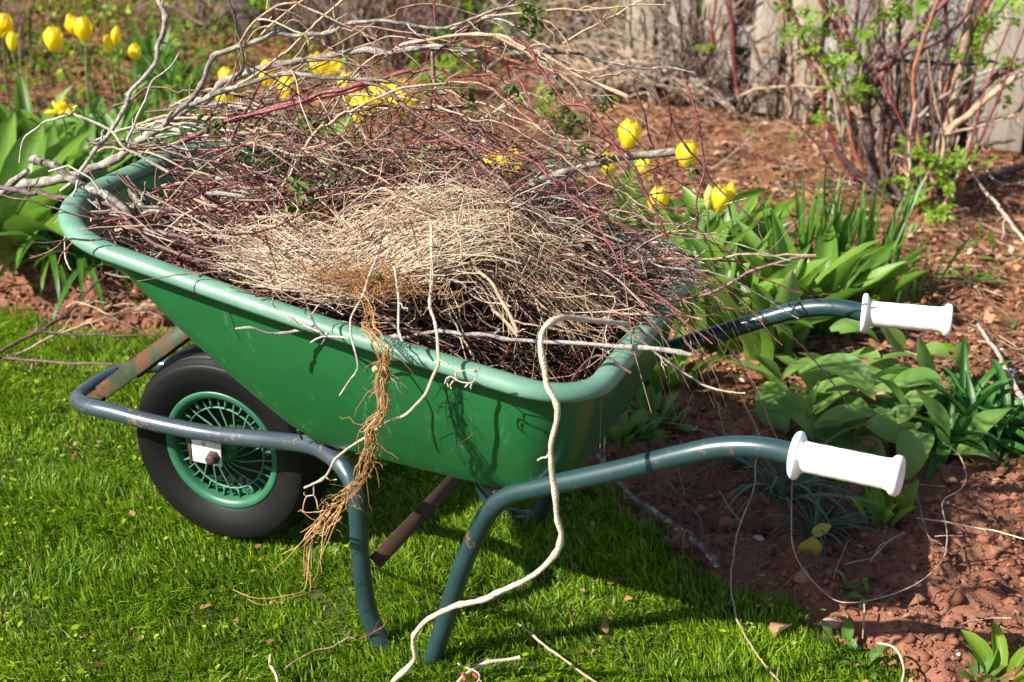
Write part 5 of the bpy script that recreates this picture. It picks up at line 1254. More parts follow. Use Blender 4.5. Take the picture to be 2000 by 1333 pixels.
for (u, v, n, a, b_, lib, lab) in [
    (1225, 490, 9, .12, .2, 'tulip', 'bright tulip leaf clump nearest the tray rear corner'), (1270, 530, 10, .14, .22, 'tulip', 'bright tulip leaf clump under the stout tulip'), (1330, 520, 10, .14, .22, 'tulip', 'bright tulip leaf clump under the big crossed tulip'), (1380, 560, 10, .16, .24, 'tulip', 'bright tulip leaf clump under the greenish bud'),
    (1430, 550, 10, .18, .26, 'tulip', 'bright tulip leaf clump under the slim tulip at the right'), (1340, 650, 9, .2, .3, 'tulip', 'dark tulip leaf clump just behind the rear rim'), (1390, 700, 9, .2, .28, 'tulip', 'dark tulip leaf clump under the far handle'),
    (1440, 690, 9, .2, .3, 'tulip', 'tulip leaf clump behind the far handle middle'), (1490, 720, 10, .2, .3, 'tulip', 'tulip leaf clump right of the far handle middle'), (1530, 660, 8, .2, .3, 'tulip', 'tall light tulip leaf clump under the cream bud'), (1600, 650, 8, .18, .26, 'tulip', 'light tulip leaf clump behind the far handle bend'),
    (1660, 640, 7, .16, .24, 'tulip', 'light tulip leaf clump behind the far grip start'),
    (1555, 590, 12, .22, .32, 'upright', 'thin upright daffodil leaf clump left of the green bud'), (1600, 590, 12, .22, .34, 'upright', 'thin upright daffodil leaf clump around the green bud'), (1675, 590, 14, .24, .36, 'upright', 'tallest thin daffodil leaf clump behind the far grip'), (1735, 590, 8, .18, .28, 'upright', 'sparse daffodil leaf clump behind the far grip middle'), (1790, 585, 7, .14, .24, 'upright', 'sparse daffodil leaf clump behind the far grip end'),
    (1300, 770, 8, .12, .2, 'tulip', 'low tulip leaf clump between the tray and the far handle')]:
    clump('bulb_plant', lab, 'leaf clump', at_z(u, v, 0), lib, int(n * 1.7), (a * 1.05, b_ * 1.15), (1.2, 1.56) if lib == 'upright' else (1.05, 1.55), .05, RG, ws=(.7, 1.2) if lib == 'upright' else (.75, 1.2))

# the broad leaved clump right of the handles: each leaf where the photo shows it
def leaf_bez(P0, P2, rise, W, roll, cup=.3, wave=.08, n=10, cols=7, base=.3, peak=.5, seed=0):
    P0 = np.asarray(P0); P2 = np.asarray(P2); P1 = (P0 + P2) / 2 + np.array([0, 0, rise * 2])
    t = np.linspace(0, 1, n)[:, None]; C = (1 - t) ** 2 * P0 + 2 * t * (1 - t) * P1 + t ** 2 * P2
    T = np.gradient(C, axis=0); T /= np.linalg.norm(T, axis=1)[:, None]
    tt = t[:, 0]; wp = np.where(tt < peak, base + (1 - base) * np.sin(np.pi / 2 * tt / peak), np.cos(np.pi / 2 * (tt - peak) / (1 - peak)) ** .75); wp = np.maximum(wp, .02)
    s = np.linspace(-1, 1, cols); G = np.zeros((n, cols, 3)); U = np.zeros((n, cols, 2))
    for i in range(n):
        S = np.cross(np.array([0, 0, 1.0]), T[i]); S /= np.linalg.norm(S) + 1e-9; N = np.cross(T[i], S)
        S2 = S * math.cos(roll) + N * math.sin(roll); N2 = N * math.cos(roll) - S * math.sin(roll)
        w = W * .5 * wp[i]
        G[i] = C[i] + (s * w)[:, None] * S2 + (cup * w * s ** 2 + wave * W * .5 * np.sin(8 * tt[i] + seed + 2 * np.sign(s)) * np.abs(s) ** 1.5)[:, None] * N2
        U[i] = np.stack([(s + 1) / 2, np.full(cols, tt[i])], -1)
    return G, U
bc0 = at_z(1680, 850, 0)
bcl = empty('broad_leaved_plant', bc0); tag(bcl, 'sprawling clump of broad pale green leaves beyond the two grips', 'leafy plant')
BL = [((1560, 733, .10), (1710, 782, .10), .045, .080, .25), ((1572, 832, .02), (1543, 760, .14), .0, .050, .1), ((1602, 750, .13), (1583, 814, .05), .012, .058, .0), ((1592, 826, .05), (1448, 807, .05), .012, .040, .35),
      ((1592, 838, .05), (1724, 817, .07), .02, .050, .3), ((1662, 836, .05), (1588, 838, .04), .015, .045, .4), ((1698, 736, .14), (1775, 818, .04), .02, .048, -.25), ((1842, 872, .01), (1788, 756, .17), .01, .082, -.1),
      ((1806, 846, .10), (1771, 938, .015), .02, .088, .25), ((1690, 832, .08), (1760, 875, .05), .015, .065, .3), ((1758, 872, .02), (1790, 828, .11), .01, .050, 0), ((1622, 646, .16), (1704, 640, .17), .01, .036, .5),
      ((1640, 650, .14), (1718, 672, .1), .02, .038, .3), ((1756, 692, .04), (1728, 634, .17), .0, .055, 0), ((1804, 700, .08), (1688, 714, .09), .012, .042, .3), ((1796, 726, .06), (1696, 760, .07), .012, .036, .3),
      ((1820, 757, .03), (1794, 658, .21), .0, .036, .1), ((1868, 722, .02), (1886, 662, .13), .0, .034, 0), ((1748, 752, .08), (1842, 746, .09), .012, .060, .35), ((1798, 690, .1), (1856, 702, .09), .012, .05, .3),
      ((1540, 700, .03), (1504, 590, .2), .0, .05, 0), ((1525, 692, .03), (1548, 528, .29), .0, .062, .15), ((1604, 640, .04), (1700, 507, .25), .01, .036, .4), ((1582, 640, .03), (1640, 560, .17), .0, .05, .2), ((1560, 680, .03), (1575, 590, .18), 0, .042, 0),
      ((1620, 735, .05), (1560, 690, .14), .01, .05, .2), ((1650, 700, .06), (1720, 700, .10), .01, .045, .35), ((1630, 790, .04), (1700, 815, .06), .01, .045, .2), ((1700, 880, .02), (1660, 900, .02), .01, .05, .3), ((1560, 790, .04), (1490, 770, .08), .01, .045, .3),
      ((1610, 860, .03), (1540, 870, .03), .008, .03, .3), ((1720, 850, .04), (1790, 800, .09), .01, .05, .3), ((1650, 870, .02), (1730, 900, .02), .01, .06, .3), ((1520, 740, .04), (1470, 690, .14), .0, .045, .1), ((1600, 700, .07), (1530, 740, .08), .01, .04, .3), ((1740, 800, .07), (1700, 850, .04), .01, .06, .2)]
for k, (a_, b2, rise, W, roll) in enumerate(BL):
    G, U = leaf_bez(at_z(*a_) - bc0, at_z(*b2) - bc0, rise, W, roll, .25 + .2 * rp_.random(), .10, 11, 7, .32, .48, k)
    mb = MB(); mb.grid(G, uv=U); mb.build('leaf', M['leaf_broad'], bcl, True, True)
for k in range(46):
    az = rp_.uniform(0, 6.28); put_leaf(bcl, 'broad', Vector((rp_.normal(-.02, .10), rp_.normal(0.05, .08), .0)), az, rp_.uniform(.25, 1.1), rp_.normal(0, .3), rp_.uniform(.12, .19), rp_.uniform(1.1, 1.7))
LG = 'spiky lily clumps at the right'
for (u, v, n, a, b_, lab) in [(1850, 860, 26, .13, .22, 'spiky dark green lily clump touching the broad leaves'), (1910, 840, 26, .12, .2, 'spiky dark green lily clump in the middle of its row'), (1965, 820, 22, .12, .2, 'spiky dark green lily clump at the right picture edge'), (1890, 800, 20, .1, .18, 'spiky green lily clump behind the middle one'), (1990, 870, 12, .12, .2, 'low lily clump cut by the right picture edge')]:
    clump('lily_plant', lab, 'lily clump', at_z(u, v, 0), 'lily', n, (a, b_), (.25, 1.4), .035, LG)
clump('grass_tuft', 'blue green grassy tuft behind the near grip', 'grass tuft', at_z(1525, 975, 0), 'blue', 46, (.12, .24), (.7, 1.35), .02, 'blue green grassy tufts')
clump('grass_tuft', 'blue green grassy tuft with a yellow leaf before it', 'grass tuft', at_z(1590, 1042, 0), 'blue', 60, (.09, .16), (.8, 1.4), .015, 'blue green grassy tufts')
clump('grass_tuft', 'few long grassy blades stretched left under the near handle', 'grass tuft', at_z(1500, 915, 0), 'blue', 12, (.18, .28), (.3, .8), .02, 'blue green grassy tufts', azc=3.3, azs=.35)
clump('young_shoot', 'pale green sprouting shoots just right of the near grip', 'shoots', at_z(1722, 1035, 0), 'fresh', 9, (.06, .10), (1.0, 1.5), .045, 'fresh shoots on bare soil')
clump('young_shoot', 'taller pale green shoot beside the sprouting ones', 'shoots', at_z(1772, 1010, 0), 'fresh', 5, (.07, .11), (1.1, 1.5), .02, 'fresh shoots on bare soil')
clump('young_shoot', 'small shoots under the near grip, left pair', 'shoots', at_z(1655, 945, 0), 'fresh', 4, (.04, .06), (1.0, 1.5), .02, 'fresh shoots on bare soil')
clump('young_shoot', 'leafy young shoots between tray and near handle', 'shoots', at_z(1215, 880, 0), 'weed', 34, (.05, .09), (.7, 1.4), .05, 'fresh shoots on bare soil')
clump('young_shoot', 'leafy young shoots right of those by the tray', 'shoots', at_z(1270, 830, 0), 'weed', 30, (.04, .08), (.5, 1.4), .06, 'fresh shoots on bare soil')
clump('ivy_plant', 'trailing ivy leaves at the lawn edge behind the vine', 'ivy', at_z(1235, 990, 0), 'weed', 22, (.03, .05), (.1, .7), .10)
clump('ivy_plant', 'trailing ivy leaves above the fallen grey stick', 'ivy', at_z(1290, 940, 0), 'weed', 18, (.03, .05), (.1, .7), .09)
clump('weed_plant', 'light green weed at the bottom right corner', 'weed', at_z(1965, 1325, 0), 'fresh', 9, (.07, .11), (.5, 1.4), .03)
clump('weed_plant', 'small green weed left of the corner one', 'weed', at_z(1915, 1325, 0), 'weed', 7, (.04, .07), (.3, 1.2), .02)
clump('rosette_weed', 'pale star shaped rosette weed on the mulch at the right', 'weed', at_z(1893, 545, 0), 'weed', 11, (.07, .11), (.15, .8), .01, ws=(.5, .7))
for (u, v, n, lab) in [(1945, 905, 7, 'three leaved seedling on bare soil right of the lilies'), (1665, 1160, 6, 'seedling on the soil inside the looped runner'), (1700, 1185, 5, 'seedling just right of the looped runner bottom'), (1690, 1300, 16, 'clover patch at the lawn edge, bottom right'), (1650, 1270, 14, 'clover patch left of the bottom right one'), (1400, 1180, 10, 'clover sprigs at the lawn edge under the long runner'), (1880, 490, 7, 'small seedling behind the star rosette'), (1902, 505, 5, 'tiny seedling right of the small one'),
                       (1530, 220, 10, 'green seedling before the fence boards, left of the bush'), (1540, 285, 8, 'round leaved seedling on the mulch left of the bush'), (1450, 265, 8, 'green seedling in the mulch beneath the red canes'), (1700, 470, 8, 'feathery seedling under the bush, left one'), (1765, 470, 14, 'feathery yellow green seedling above the far grip'), (1975, 640, 9, 'green seedling at the right edge beside the grey stick')]:
    clump('seedling', lab, 'seedling', at_z(u, v, 0), 'weed', n, (.025, .05), (.3, 1.3), .03, 'seedlings dotted over the soil')
yl = empty('yellow_leaf', at_z(1578, 1100, 0)); tag(yl, 'single yellow heart shaped leaf standing before the grassy tuft', 'leaf')
G, U = leaf_bez([0, 0, .012], [.004, -.01, .062], 0, .045, 0, .1, .05, 8, 7, .5, .35); mb = MB(); mb.grid(G, uv=U); mb.build('blade', M['leaf_yellow'], yl, True, True)
G, U = leaf_bez([0, .02, .05], [.03, .03, .07], 0, .03, .3, .1, .05, 8, 5, .5, .4); mb = MB(); mb.grid(G, uv=U); mb.build('blade', M['leaf_yellow'], yl, True, True)
b = MB(); b.tube(np.array([[0, 0, -.01], [0, 0, .014]]), .001, 5); b.build('stalk', M['bark_tan'], yl)
for (u, v, s, lab) in [(1335, 1072, .06, 'curled brown dead leaf by the fallen grey stick'), (1310, 1060, .05, 'brown dead leaf left of the curled one'), (1545, 1222, .05, 'dark brown dead leaf at the lawn edge'), (1655, 1215, .035, 'pinkish brown dead leaf inside the bed edge'), (1620, 1160, .03, 'small tan dead leaf by the looped runner'), (1505, 105, .05, 'dry tan leaf hanging before the fence')]:
    z_ = .02 if v > 200 else .55
    P = at_z(u, v, .015) if v > 200 else at_y(u, v, 3.1)
    G, U = leaf_grid(s, s * .75, 7, .6, 1.0, .4, .2, .2, .5, u, cols=5); mb = MB(); Mx = rotm(u * 1.3, .2, .3); mb.grid(G @ Mx.T, uv=U); o = mb.build('dead_leaf', M['leaf_brown'], None, True, True); o.location = Vector(P); tag(o, lab, 'leaf', 'single dead leaves')

# white scrap on the mulch
P = at_z(1138, 392, .0); b = MB(); b.lathe([(.0, .035), (.02, .038), (.042, .026), (.055, .008), (.058, .0)], 7, (0, 0, 0), 'z'); o = b.build('paper_scrap', M['white_thing'], None, False); o.location = Vector((P[0], P[1], gz(P[0], P[1]))); o.scale = (1.1, .7, .9); o.rotation_euler = (.25, .1, .4); tag(o, 'crumpled white scrap on the mulch behind the sawn branch', 'scrap')
for (u, v, s, lab) in [(1955, 690, .014, 'pale stone at the right edge beside the grey stick'), (1975, 725, .02, 'flat whitish stone behind the lilies'), (1940, 728, .024, 'long flat whitish stone above the lilies'), (1625, 1215, .018, 'round brown pebble at the bed edge'), (1870, 1288, .006, 'tiny white stone on the sunlit soil'), (1480, 1068, .012, 'tan pebble under the near handle'), (1240, 640, .008, 'grey pebble clinging by the rear rim')]:
    rr2 = np.random.default_rng(u); P = at_z(u, v, 0) if lab[:4] != 'grey' else at_z(1285, 660, .02)
    b = MB(); t_ = np.linspace(0, np.pi, 7); b.lathe(np.stack([np.sin(t_) * (1 + .1 * rr2.normal(0, 1, 7)), -np.cos(t_) * .6], -1), 9, (0, 0, 0), 'z'); o = b.build('pebble', M['white_thing'] if 'whit' in lab or 'pale' in lab else M['pebble']); o.location = Vector((P[0], P[1], gz(P[0], P[1]) + s * .2)); o.scale = (s, s * .7, s * .7); o.rotation_euler = (rr2.normal(0, .2), 0, rr2.uniform(0, 6)); tag(o, lab, 'stone', 'stones on the bed')

# ------------------------------------------------------------------ sticks on the ground
GSt = 'sticks lying on the ground'
H('main purple brown branch lying on the ground left of the wheel', 'bark_plum', 4.6, 2.2, 0, 0, '-14,697 0,689 53,657 88,640 133,612 158,584 196,549 208,534', 6, .08, .6, z=[.06, .07, .08, .10, .12], group=GSt)
H('side branch running right from the ground branch toward the tray', 'bark_plum', 2.6, 1.6, 0, 0, '88,640 130,616 180,614 224,613 280,606 315,603 352,600', 5, .07, .6, z=[.08, .09, .10, .10], group=GSt)
H('lower side branch of the ground branch reaching the strap', 'bark_plum', 2.8, 1.8, 0, 0, '60,655 88,650 140,653 200,655 245,657 305,655', 4, .07, .6, z=[.08, .08, .08], group=GSt)
H('brown branch crossing up behind the ground branch', 'bark_tan', 3.0, 1.6, 0, 0, '14,697 50,684 88,664 130,648 175,633 210,622 262,600 330,592', 4, .07, .7, z=[.05, .07, .09, .10], group=GSt)
H('straight brown stick on the grass pointing at the front bar', 'bark_plum', 3.0, 2.4, 0, 0, '-14,698 0,699 40,703 88,708 158,711 235,713 262,716', 2, .03, .4, z=[.05, .06, .10], group=GSt)
H('thin arched tan twig above the ground branch by the soil', 'bark_tan', 1.6, 1.2, 0, 0, '130,600 150,593 196,604 240,632 290,652', 3, .05, .5, z=[.1, .14, .08], group=GSt)
H('pale thin twig arching over the soil under the tray front', 'bark_pale', 1.6, 1.2, 0, 0, '205,533 240,540 290,546 330,552', 2, .04, .5, z=[.06, .1, .06], group=GSt)
for i in range(7):
    u0, v0 = 120 + 28 * i, 560 + (i * 37) % 70
    H('fine brown twig lying over the soil left of the tray', 'bark_tan' if i % 2 else 'bark_plum', 1.2, .8, 0, 0, f'{u0},{v0} {u0+50},{v0+8-(i*13)%25} {u0+110},{v0-4+(i*7)%22}', 2, .05, .8, z=[.03, .06, .03], group='fine twigs left of the tray')
H('thick grey fallen stick leaning down to the lawn edge', 'bark_grey', 4.2, 6.0, 0, 0, '1136,820 1148,848 1158,866 1182,911 1217,950 1245,978 1298,1013 1335,1038 1370,1066 1400,1102', 2, .03, .6, z=[.07, .05, .035, .03, .025], group=GSt)
H('thinner grey stick curving beside the thick fallen one', 'bark_plum', 2.6, 2.2, 0, 0, '1280,905 1300,933 1335,975 1363,1010 1374,1056', 1, .03, .5, z=[.05, .04, .03], group=GSt)
H('small grey twig forking up from the thick fallen stick', 'bark_grey', 2.2, 1.6, 0, 0, '1182,911 1180,870 1184,820 1186,785', 1, .03, .5, z=[.04, .08, .12, .14], group=GSt)
H('slim brown stick on the lawn right of the legs', 'bark_tan', 2.0, 2.0, 0, 0, '1012,1219 1053,1248 1091,1279 1140,1318 1176,1340', 1, .02, .5, z=[.03, .028, .03], group=GSt)
H('cream forked stick on the lawn at the bottom middle', 'bark_cream', 3.0, 3.2, 0, 0, '1016,1284 985,1287 951,1293 923,1307 905,1322 888,1342', 0, .03, .5, z=[.035, .03, .03], group=GSt)
H('thin pale twig with red berries touching the cream forked stick', 'bark_pale', 1.4, 1.2, 0, 0, '894,1296 915,1303 930,1310 938,1320 930,1336', 2, .02, .6, z=[.035], group=GSt)
tw = bpy.data.objects[:]; bt = [o for o in tw if o.get('label', '').startswith('thin pale twig with red berries')][0]
for (u, v) in ((926, 1318), (930, 1322), (905, 1317), (908, 1328)):
    b = MB(); t_ = np.linspace(0, np.pi, 7); b.lathe(np.stack([np.sin(t_) * .0034, np.cos(t_) * .0034], -1), 9, at_z(u, v, .035), 'z'); b.build('berry', mat_plain('red_berry', (.45, .03, .012), .35), bt)
H('thin brown stick on the lawn left of the front leg', 'bark_tan', 1.6, 1.4, 0, 0, '556,1308 580,1294 613,1272 640,1262 666,1255 700,1241', 2, .03, .6, z=[.03], group=GSt)
H('short pale bent stick on the lawn at the bottom', 'bark_cream', 2.2, 2.4, 0, 0, '529,1279 526,1292 525,1302 533,1318 540,1340', 1, .02, .6, z=[.04, .03], group=GSt)
H('thin red twig caught on the foot of the front leg', 'bark_red', 1.2, 1.0, -.262, -.262, '702,1248 726,1233 744,1222 756,1204', 1, .02, .5, group=GSt)
H('long grey white stick lying along the right picture edge', 'bark_pale', 4.4, 6.0, 0, 0, '1910,634 1930,666 1950,696 1966,726 1984,755 2010,800', 1, .02, .5, z=[.03, .05, .06], group=GSt)
H('thin pale stalk lying on the soil at the right edge', 'bark_cream', 1.4, 1.4, 0, 0, '1790,1012 1850,1020 1900,1030 1950,1040 2010,1056', 1, .02, .4, z=[.015], group=GSt)
H('pale twig lying on the sunlit soil at the bottom right', 'bark_tan', 1.6, 1.2, 0, 0, '1822,1248 1870,1224 1905,1211 1940,1205 1975,1208', 1, .03, .5, z=[.02], group=GSt)
H('pale bent stalk at the lawn edge bottom right', 'bark_cream', 2.0, 1.6, 0, 0, '1713,1257 1745,1264 1760,1285 1765,1310 1758,1342', 0, .03, .4, z=[.04], group=GSt)
H('short straight stalk standing at the bed edge', 'bark_tan', 1.6, 1.4, 0, 0, '1688,1180 1687,1215 1685,1248', 0, .03, .3, z=[.05, .03, .01], group=GSt)
for (lab, pth) in [('thin dry stalk on the soil below the near grip, upper one', '1648,1103 1690,1093 1706,1088 1733,1060'), ('thin dry stalk leaning by the sprouting shoots', '1700,1098 1720,1066 1732,1060 1766,1040'), ('thin dry stalk hooked right of the sprouting shoots', '1785,955 1795,985 1806,1025 1815,1050 1840,1064'), ('straight dry stalk on the soil right of the near grip end', '1780,945 1810,948 1846,951'), ('short dry stalk crossing the looped runner', '1826,1048 1850,1047 1880,1047'), ('thin forked stalk under the near handle', '1405,960 1420,985 1434,1005 1446,1018')]:
    H(lab, 'bark_tan', 1.1, .9, 0, 0, pth, 0, .02, .2, z=[.03, .035, .03], group='dry stalks on the soil')

# ------------------------------------------------------------------ rose bush at the right
rb0 = at_z(1775, 400, 0); RY = rb0[1]
rose = empty('rose_bush', rb0); tag(rose, 'leggy rose bush with red and brown thorny canes and fresh leaves at the right', 'bush')
inv0 = Vector(rb0)
def cane(mat, r0, r1, y0, y1, path, spurs=2, cut=False, wob=.45, root=None, name='cane', sl=.05, cs=1.4):
    root = root or rose
    o = H(None, mat, r0 * cs, r1 * cs, y0, y1, path, spurs, sl, wob, cut, name=name, parent=root, sides=8)
    o.location = -root.location; return o
y = RY
cane('bark_plum', 13, 10, y, y + .02, '1745,392 1713,350 1699,298 1692,210 1699,168 1690,140 1682,123 1666,102 1648,86', 2, True)
cane('bark_dark', 12, 10, y, y + .03, '1790,380 1773,298 1760,262 1745,228 1722,200 1704,176', 1)
cane('bark_plum', 8, 5, y, y + .05, '1698,160 1706,142 1738,123 1773,102 1808,93 1839,77 1867,53 1892,21 1905,-10', 3)
cane('bark_red', 6, 4.5, y + .04, y + .1, '1700,190 1713,165 1740,128 1766,91 1792,62 1818,35 1850,0 1860,-12', 3)
cane('bark_orange', 4.5, 4, y - .1, y - .02, '1820,450 1815,368 1801,315 1787,228 1785,151 1801,88 1818,35 1836,-10', 3)
cane('bark_tan', 12, 9, y + .02, y + .08, '1822,370 1829,305 1845,262 1857,224 1874,140 1888,53 1896,-10', 2)
cane('bark_orange', 5.5, 5, y + .05, y + .1, '1808,300 1825,217 1845,180 1860,147 1880,108 1902,70 1920,35 1936,-10', 3)
cane('bark_plum', 9, 7, y + .06, y + .15, '1835,330 1857,245 1895,200 1937,158 1970,136 2012,116', 2)
cane('bark_tan', 8, 6, y - .02, y + .06, '1838,350 1853,259 1895,224 1948,175 2012,136', 2)
cane('bark_grey', 4, 3, y + .0, y + .04, '1795,230 1818,207 1856,182 1895,154 1950,132 2012,108', 3)
cane('bark_red', 4.5, 3.8, y - .02, y + .05, '1668,352 1657,343 1629,280 1612,228 1601,158 1580,116 1559,46 1530,8 1520,-12', 4)
cane('bark_red', 5, 4.6, y + .02, y + .04, '1652,92 1636,60 1615,28 1598,-8', 1)
cane('bark_red', 4, 3.6, y + .05, y + .06, '1680,118 1662,80 1650,40 1634,-8', 1)
cane('bark_dark', 4.2, 3.8, y + .0, y + .02, '1712,135 1722,110 1724,98 1713,53 1716,-8', 1)
cane('bark_plum', 4.5, 4, y + .03, y + .03, '1662,90 1672,50 1676,-8', 1)
cane('bark_plum', 6, 5.5, y + .1, y + .1, '1758,300 1755,245 1754,123 1756,-8', 2)
cane('bark_plum', 5, 4, y + .08, y + .08, '1806,260 1810,210 1815,151 1811,88', 1)
cane('bark_tan', 8, 6, y + .05, y + .04, '1700,280 1678,224 1650,198 1626,175 1598,123 1588,70', 3)
cane('bark_orange', 4.6, 4, y - .03, y - .02, '1690,352 1664,287 1654,210 1657,175', 2)
cane('bark_dark', 8, 6, y - .02, y, '1712,370 1692,298 1685,228', 3)
cane('bark_plum', 6, 5, y - .03, y + .02, '1728,380 1722,300 1727,210 1731,140', 3)
cane('bark_dark', 3.4, 3, y + .09, y + .11, '1755,118 1795,120 1825,123 1874,130 1900,128 1936,122 1965,130', 2)
cane('bark_red', 4.4, 4, y + .12, y + .1, '1832,300 1850,180 1862,120 1852,60 1846,-8', 2)
cane('bark_dark', 7, 5, y - .05, y - .02, '1770,400 1740,350 1722,310', 2)
cane('bark_plum', 7, 5, y - .06, y - .02, '1800,400 1812,340 1800,290 1792,240', 2)
cane('bark_dark', 6, 5, y - .08, y - .1, '1740,396 1716,368 1668,330 1630,290', 3)
cane('bark_tan', 3, 2, y - .02, y + .06, '1840,264 1900,250 1950,236 1990,222', 3)
for k in range(36):
    u0 = rp_.uniform(1660, 1880); u1 = u0 + rp_.normal(0, 75); v1 = rp_.uniform(20, 300)
    cane(['bark_plum', 'bark_dark', 'bark_tan', 'bark_red'][k % 4], rp_.uniform(2, 4), rp_.uniform(1.4, 2.2), y + rp_.uniform(-.14, .12), y + rp_.uniform(-.1, .15), f'{u0},{rp_.uniform(360,410)} {(u0*2+u1)/3+rp_.normal(0,8)},{(400*2+v1)/3} {(u0+2*u1)/3+rp_.normal(0,10)},{(400+2*v1)/3} {u1},{v1}', 3)
# compound leaves
CL = []
for k in range(6):
    b = MB()
    for j in range(7):
        t = j / 6; side = 0 if j == 6 else (1 if j % 2 else -1); pos = np.array([.055 * (.2 + .8 * (j // 2) / 3), 0, 0])
        L_ = .026 * rp_.uniform(.8, 1.2)
        G, U = leaf_grid(L_, L_ * .6, 5, .4, .6, rp_.normal(0, .3), .15, .2, .5, j, cols=3)
        Mx = rotm(side * rp_.uniform(.8, 1.2), rp_.uniform(-.2, .5), rp_.normal(0, .3)); b.grid(G @ Mx.T + pos, uv=U)
    CL.append(b.mesh('leaf', M['leaf_fresh'], True, True))
for (u, v, n, dy) in [(1590, 52, 5, .0), (1580, 70, 4, .0), (1545, 60, 3, .05), (1645, 35, 4, .02), (1640, 132, 9, -.03), (1622, 140, 6, -.04), (1660, 150, 5, -.03), (1562, 98, 3, .05), (1685, 88, 4, -.02), (1675, 80, 3, -.02), (1745, 42, 4, .04), (1768, 40, 4, .04), (1780, 30, 3, .05), (1830, 55, 2, .0), (1916, 80, 5, .06), (1930, 60, 5, .06), (1950, 35, 5, .08), (1965, 28, 4, .08), (1900, 90, 4, .05),
                      (1778, 295, 6, -.1), (1790, 310, 5, -.1), (1840, 320, 5, -.12), (1832, 348, 6, -.12), (1782, 380, 5, -.15), (1830, 418, 6, -.16), (1822, 410, 4, -.16), (1745, 365, 5, -.12), (1675, 182, 5, -.05), (1655, 178, 4, -.04), (1690, 175, 3, -.05), (1610, 232, 3, -.05), (1720, 5, 3, .05), (1800, 15, 5, .08), (1805, 95, 2, .03), (1708, 205, 2, -.04), (1905, 145, 3, .05), (1920, 118, 3, .08), (1940, 105, 3, .08), (1965, 180, 3, .04), (1850, 370, 4, -.15), (1890, 330, 4, -.1), (1550, 35, 4, .05), (1575, 60, 4, .02), (1860, 125, 2, .05)]:
    for k in range(n):
        P = at_y(u + rp_.normal(0, 10), v + rp_.normal(0, 9), y + dy + rp_.normal(0, .02)) - np.array(rb0)
        o = link_mesh('leaf', CL[rp_.integers(6)], rose); o.location = Vector(P); o.rotation_euler = (rp_.normal(0, .5), rp_.normal(-.3, .5), rp_.uniform(0, 6.28)); s_ = rp_.uniform(.6, 1.05); o.scale = (s_, s_, s_)
# thin separate canes left of the bush
sc0 = at_z(1440, 215, 0); sc_ = empty('cane_shrub', sc0); tag(sc_, 'thin dark red canes standing alone left of the rose bush', 'bush')
yy = sc0[1] - .25
cane('bark_red', 5, 4.4, yy, yy, '1442,185 1440,172 1435,140 1430,63 1425,-8', 1, root=sc_)
cane('bark_red', 4, 3.4, yy - .05, yy - .05, '1388,112 1390,80 1391,53 1399,-8', 1, root=sc_)
cane('bark_plum', 4.4, 3.4, yy, yy + .05, '1572,196 1559,186 1524,154 1489,126 1468,81 1437,39 1425,22', 4, root=sc_)
cane('bark_tan', 3.4, 2.4, yy, yy + .05, '1440,190 1470,176 1500,172 1560,168 1600,172', 4, root=sc_)
for k in range(8):
    P = at_y(1380 + rp_.normal(0, 5), 95 + rp_.normal(0, 8), yy - .05) - np.array(sc0); o = link_mesh('leaf', CL[k % 6], sc_); o.location = Vector(P); o.rotation_euler = (rp_.normal(0, .5), rp_.normal(0, .5), rp_.uniform(0, 6)); o.scale = (.5, .5, .5)
H('grey dead branch leaning on the mulch right of the rose bush', 'bark_pale', 3.6, 5, 0, 0, '1811,224 1839,249 1860,287 1895,333 1930,378 1965,427 2010,482', 5, .08, .8, z=[.30, .18, .08, .03], group='dead branches around the bush')
H('long dark stick lying on the mulch in front of the bush', 'bark_dark', 4, 5, 0, 0, '1440,372 1500,366 1560,364 1615,364 1670,366 1720,374 1760,392', 3, .08, .7, z=[.02, .03, .03], group='dead branches around the bush')
H('pale thin stick leaning on the mulch left of the bush', 'bark_pale', 2.4, 1.8, 0, 0, '1388,330 1412,316 1440,294 1473,262', 1, .03, .5, z=[.02, .05, .09], group='dead branches around the bush')
H('tan stick lying on the mulch right of the tulips', 'bark_tan', 3, 2.4, 0, 0, '1404,348 1450,358 1500,368 1560,378', 2, .04, .5, z=[.02], group='dead branches around the bush')
H('dark log end lying at the right edge under the bush', 'bark_dark', 14, 12, 0, 0, '1900,356 1950,338 2012,322', 1, .05, .8, z=[.03], group='dead branches around the bush')
H('pale curved twig on the mulch at the right edge', 'bark_pale', 3, 2, 0, 0, '1920,318 1935,345 1960,358 2010,362', 1, .05, .6, z=[.04], group='dead branches around the bush')

# ------------------------------------------------------------------ bare brush and trunks at the back
def bare_shrub(label, u, v, n, hgt, spread, mats, seed, lean=0.0, droop=.2, group='bare brushy shrubs at the back of the bed', rr=(.003, .0085)):
    b0 = at_z(u, v, 0); root = empty('bare_shrub', b0); tag(root, label, 'shrub', group); r = np.random.default_rng(seed)
    for k in range(int(n * 1.7)):
        a = r.uniform(0, 6.28); sp = spread * r.uniform(.2, 1); h = hgt * r.uniform(.5, 1.1)
        t = np.linspace(0, 1, 7)[:, None]
        P = np.array([r.normal(0, .06), r.normal(0, .05), -.02]) + np.array([math.cos(a) * sp + lean * h, math.sin(a) * sp * .6, 0]) * t ** 1.3 + np.array([0, 0, h]) * (t - droop * t ** 3) + r.normal(0, .012, (7, 3)) * t
        q = r.uniform(*rr)
        me = branch_mesh(P, q, q * .4, mats[k % len(mats)], seed * 100 + k, int(r.integers(3, 8)), .16, 1.6, 5); me.name = 'stem'
        link_mesh('stem', me, root)
    return root
bare_shrub('bare brown shrub behind the crooked limb at the picture top', 560, 70, 18, .9, .45, ['brush', 'bark_dark', 'brush'], 3)
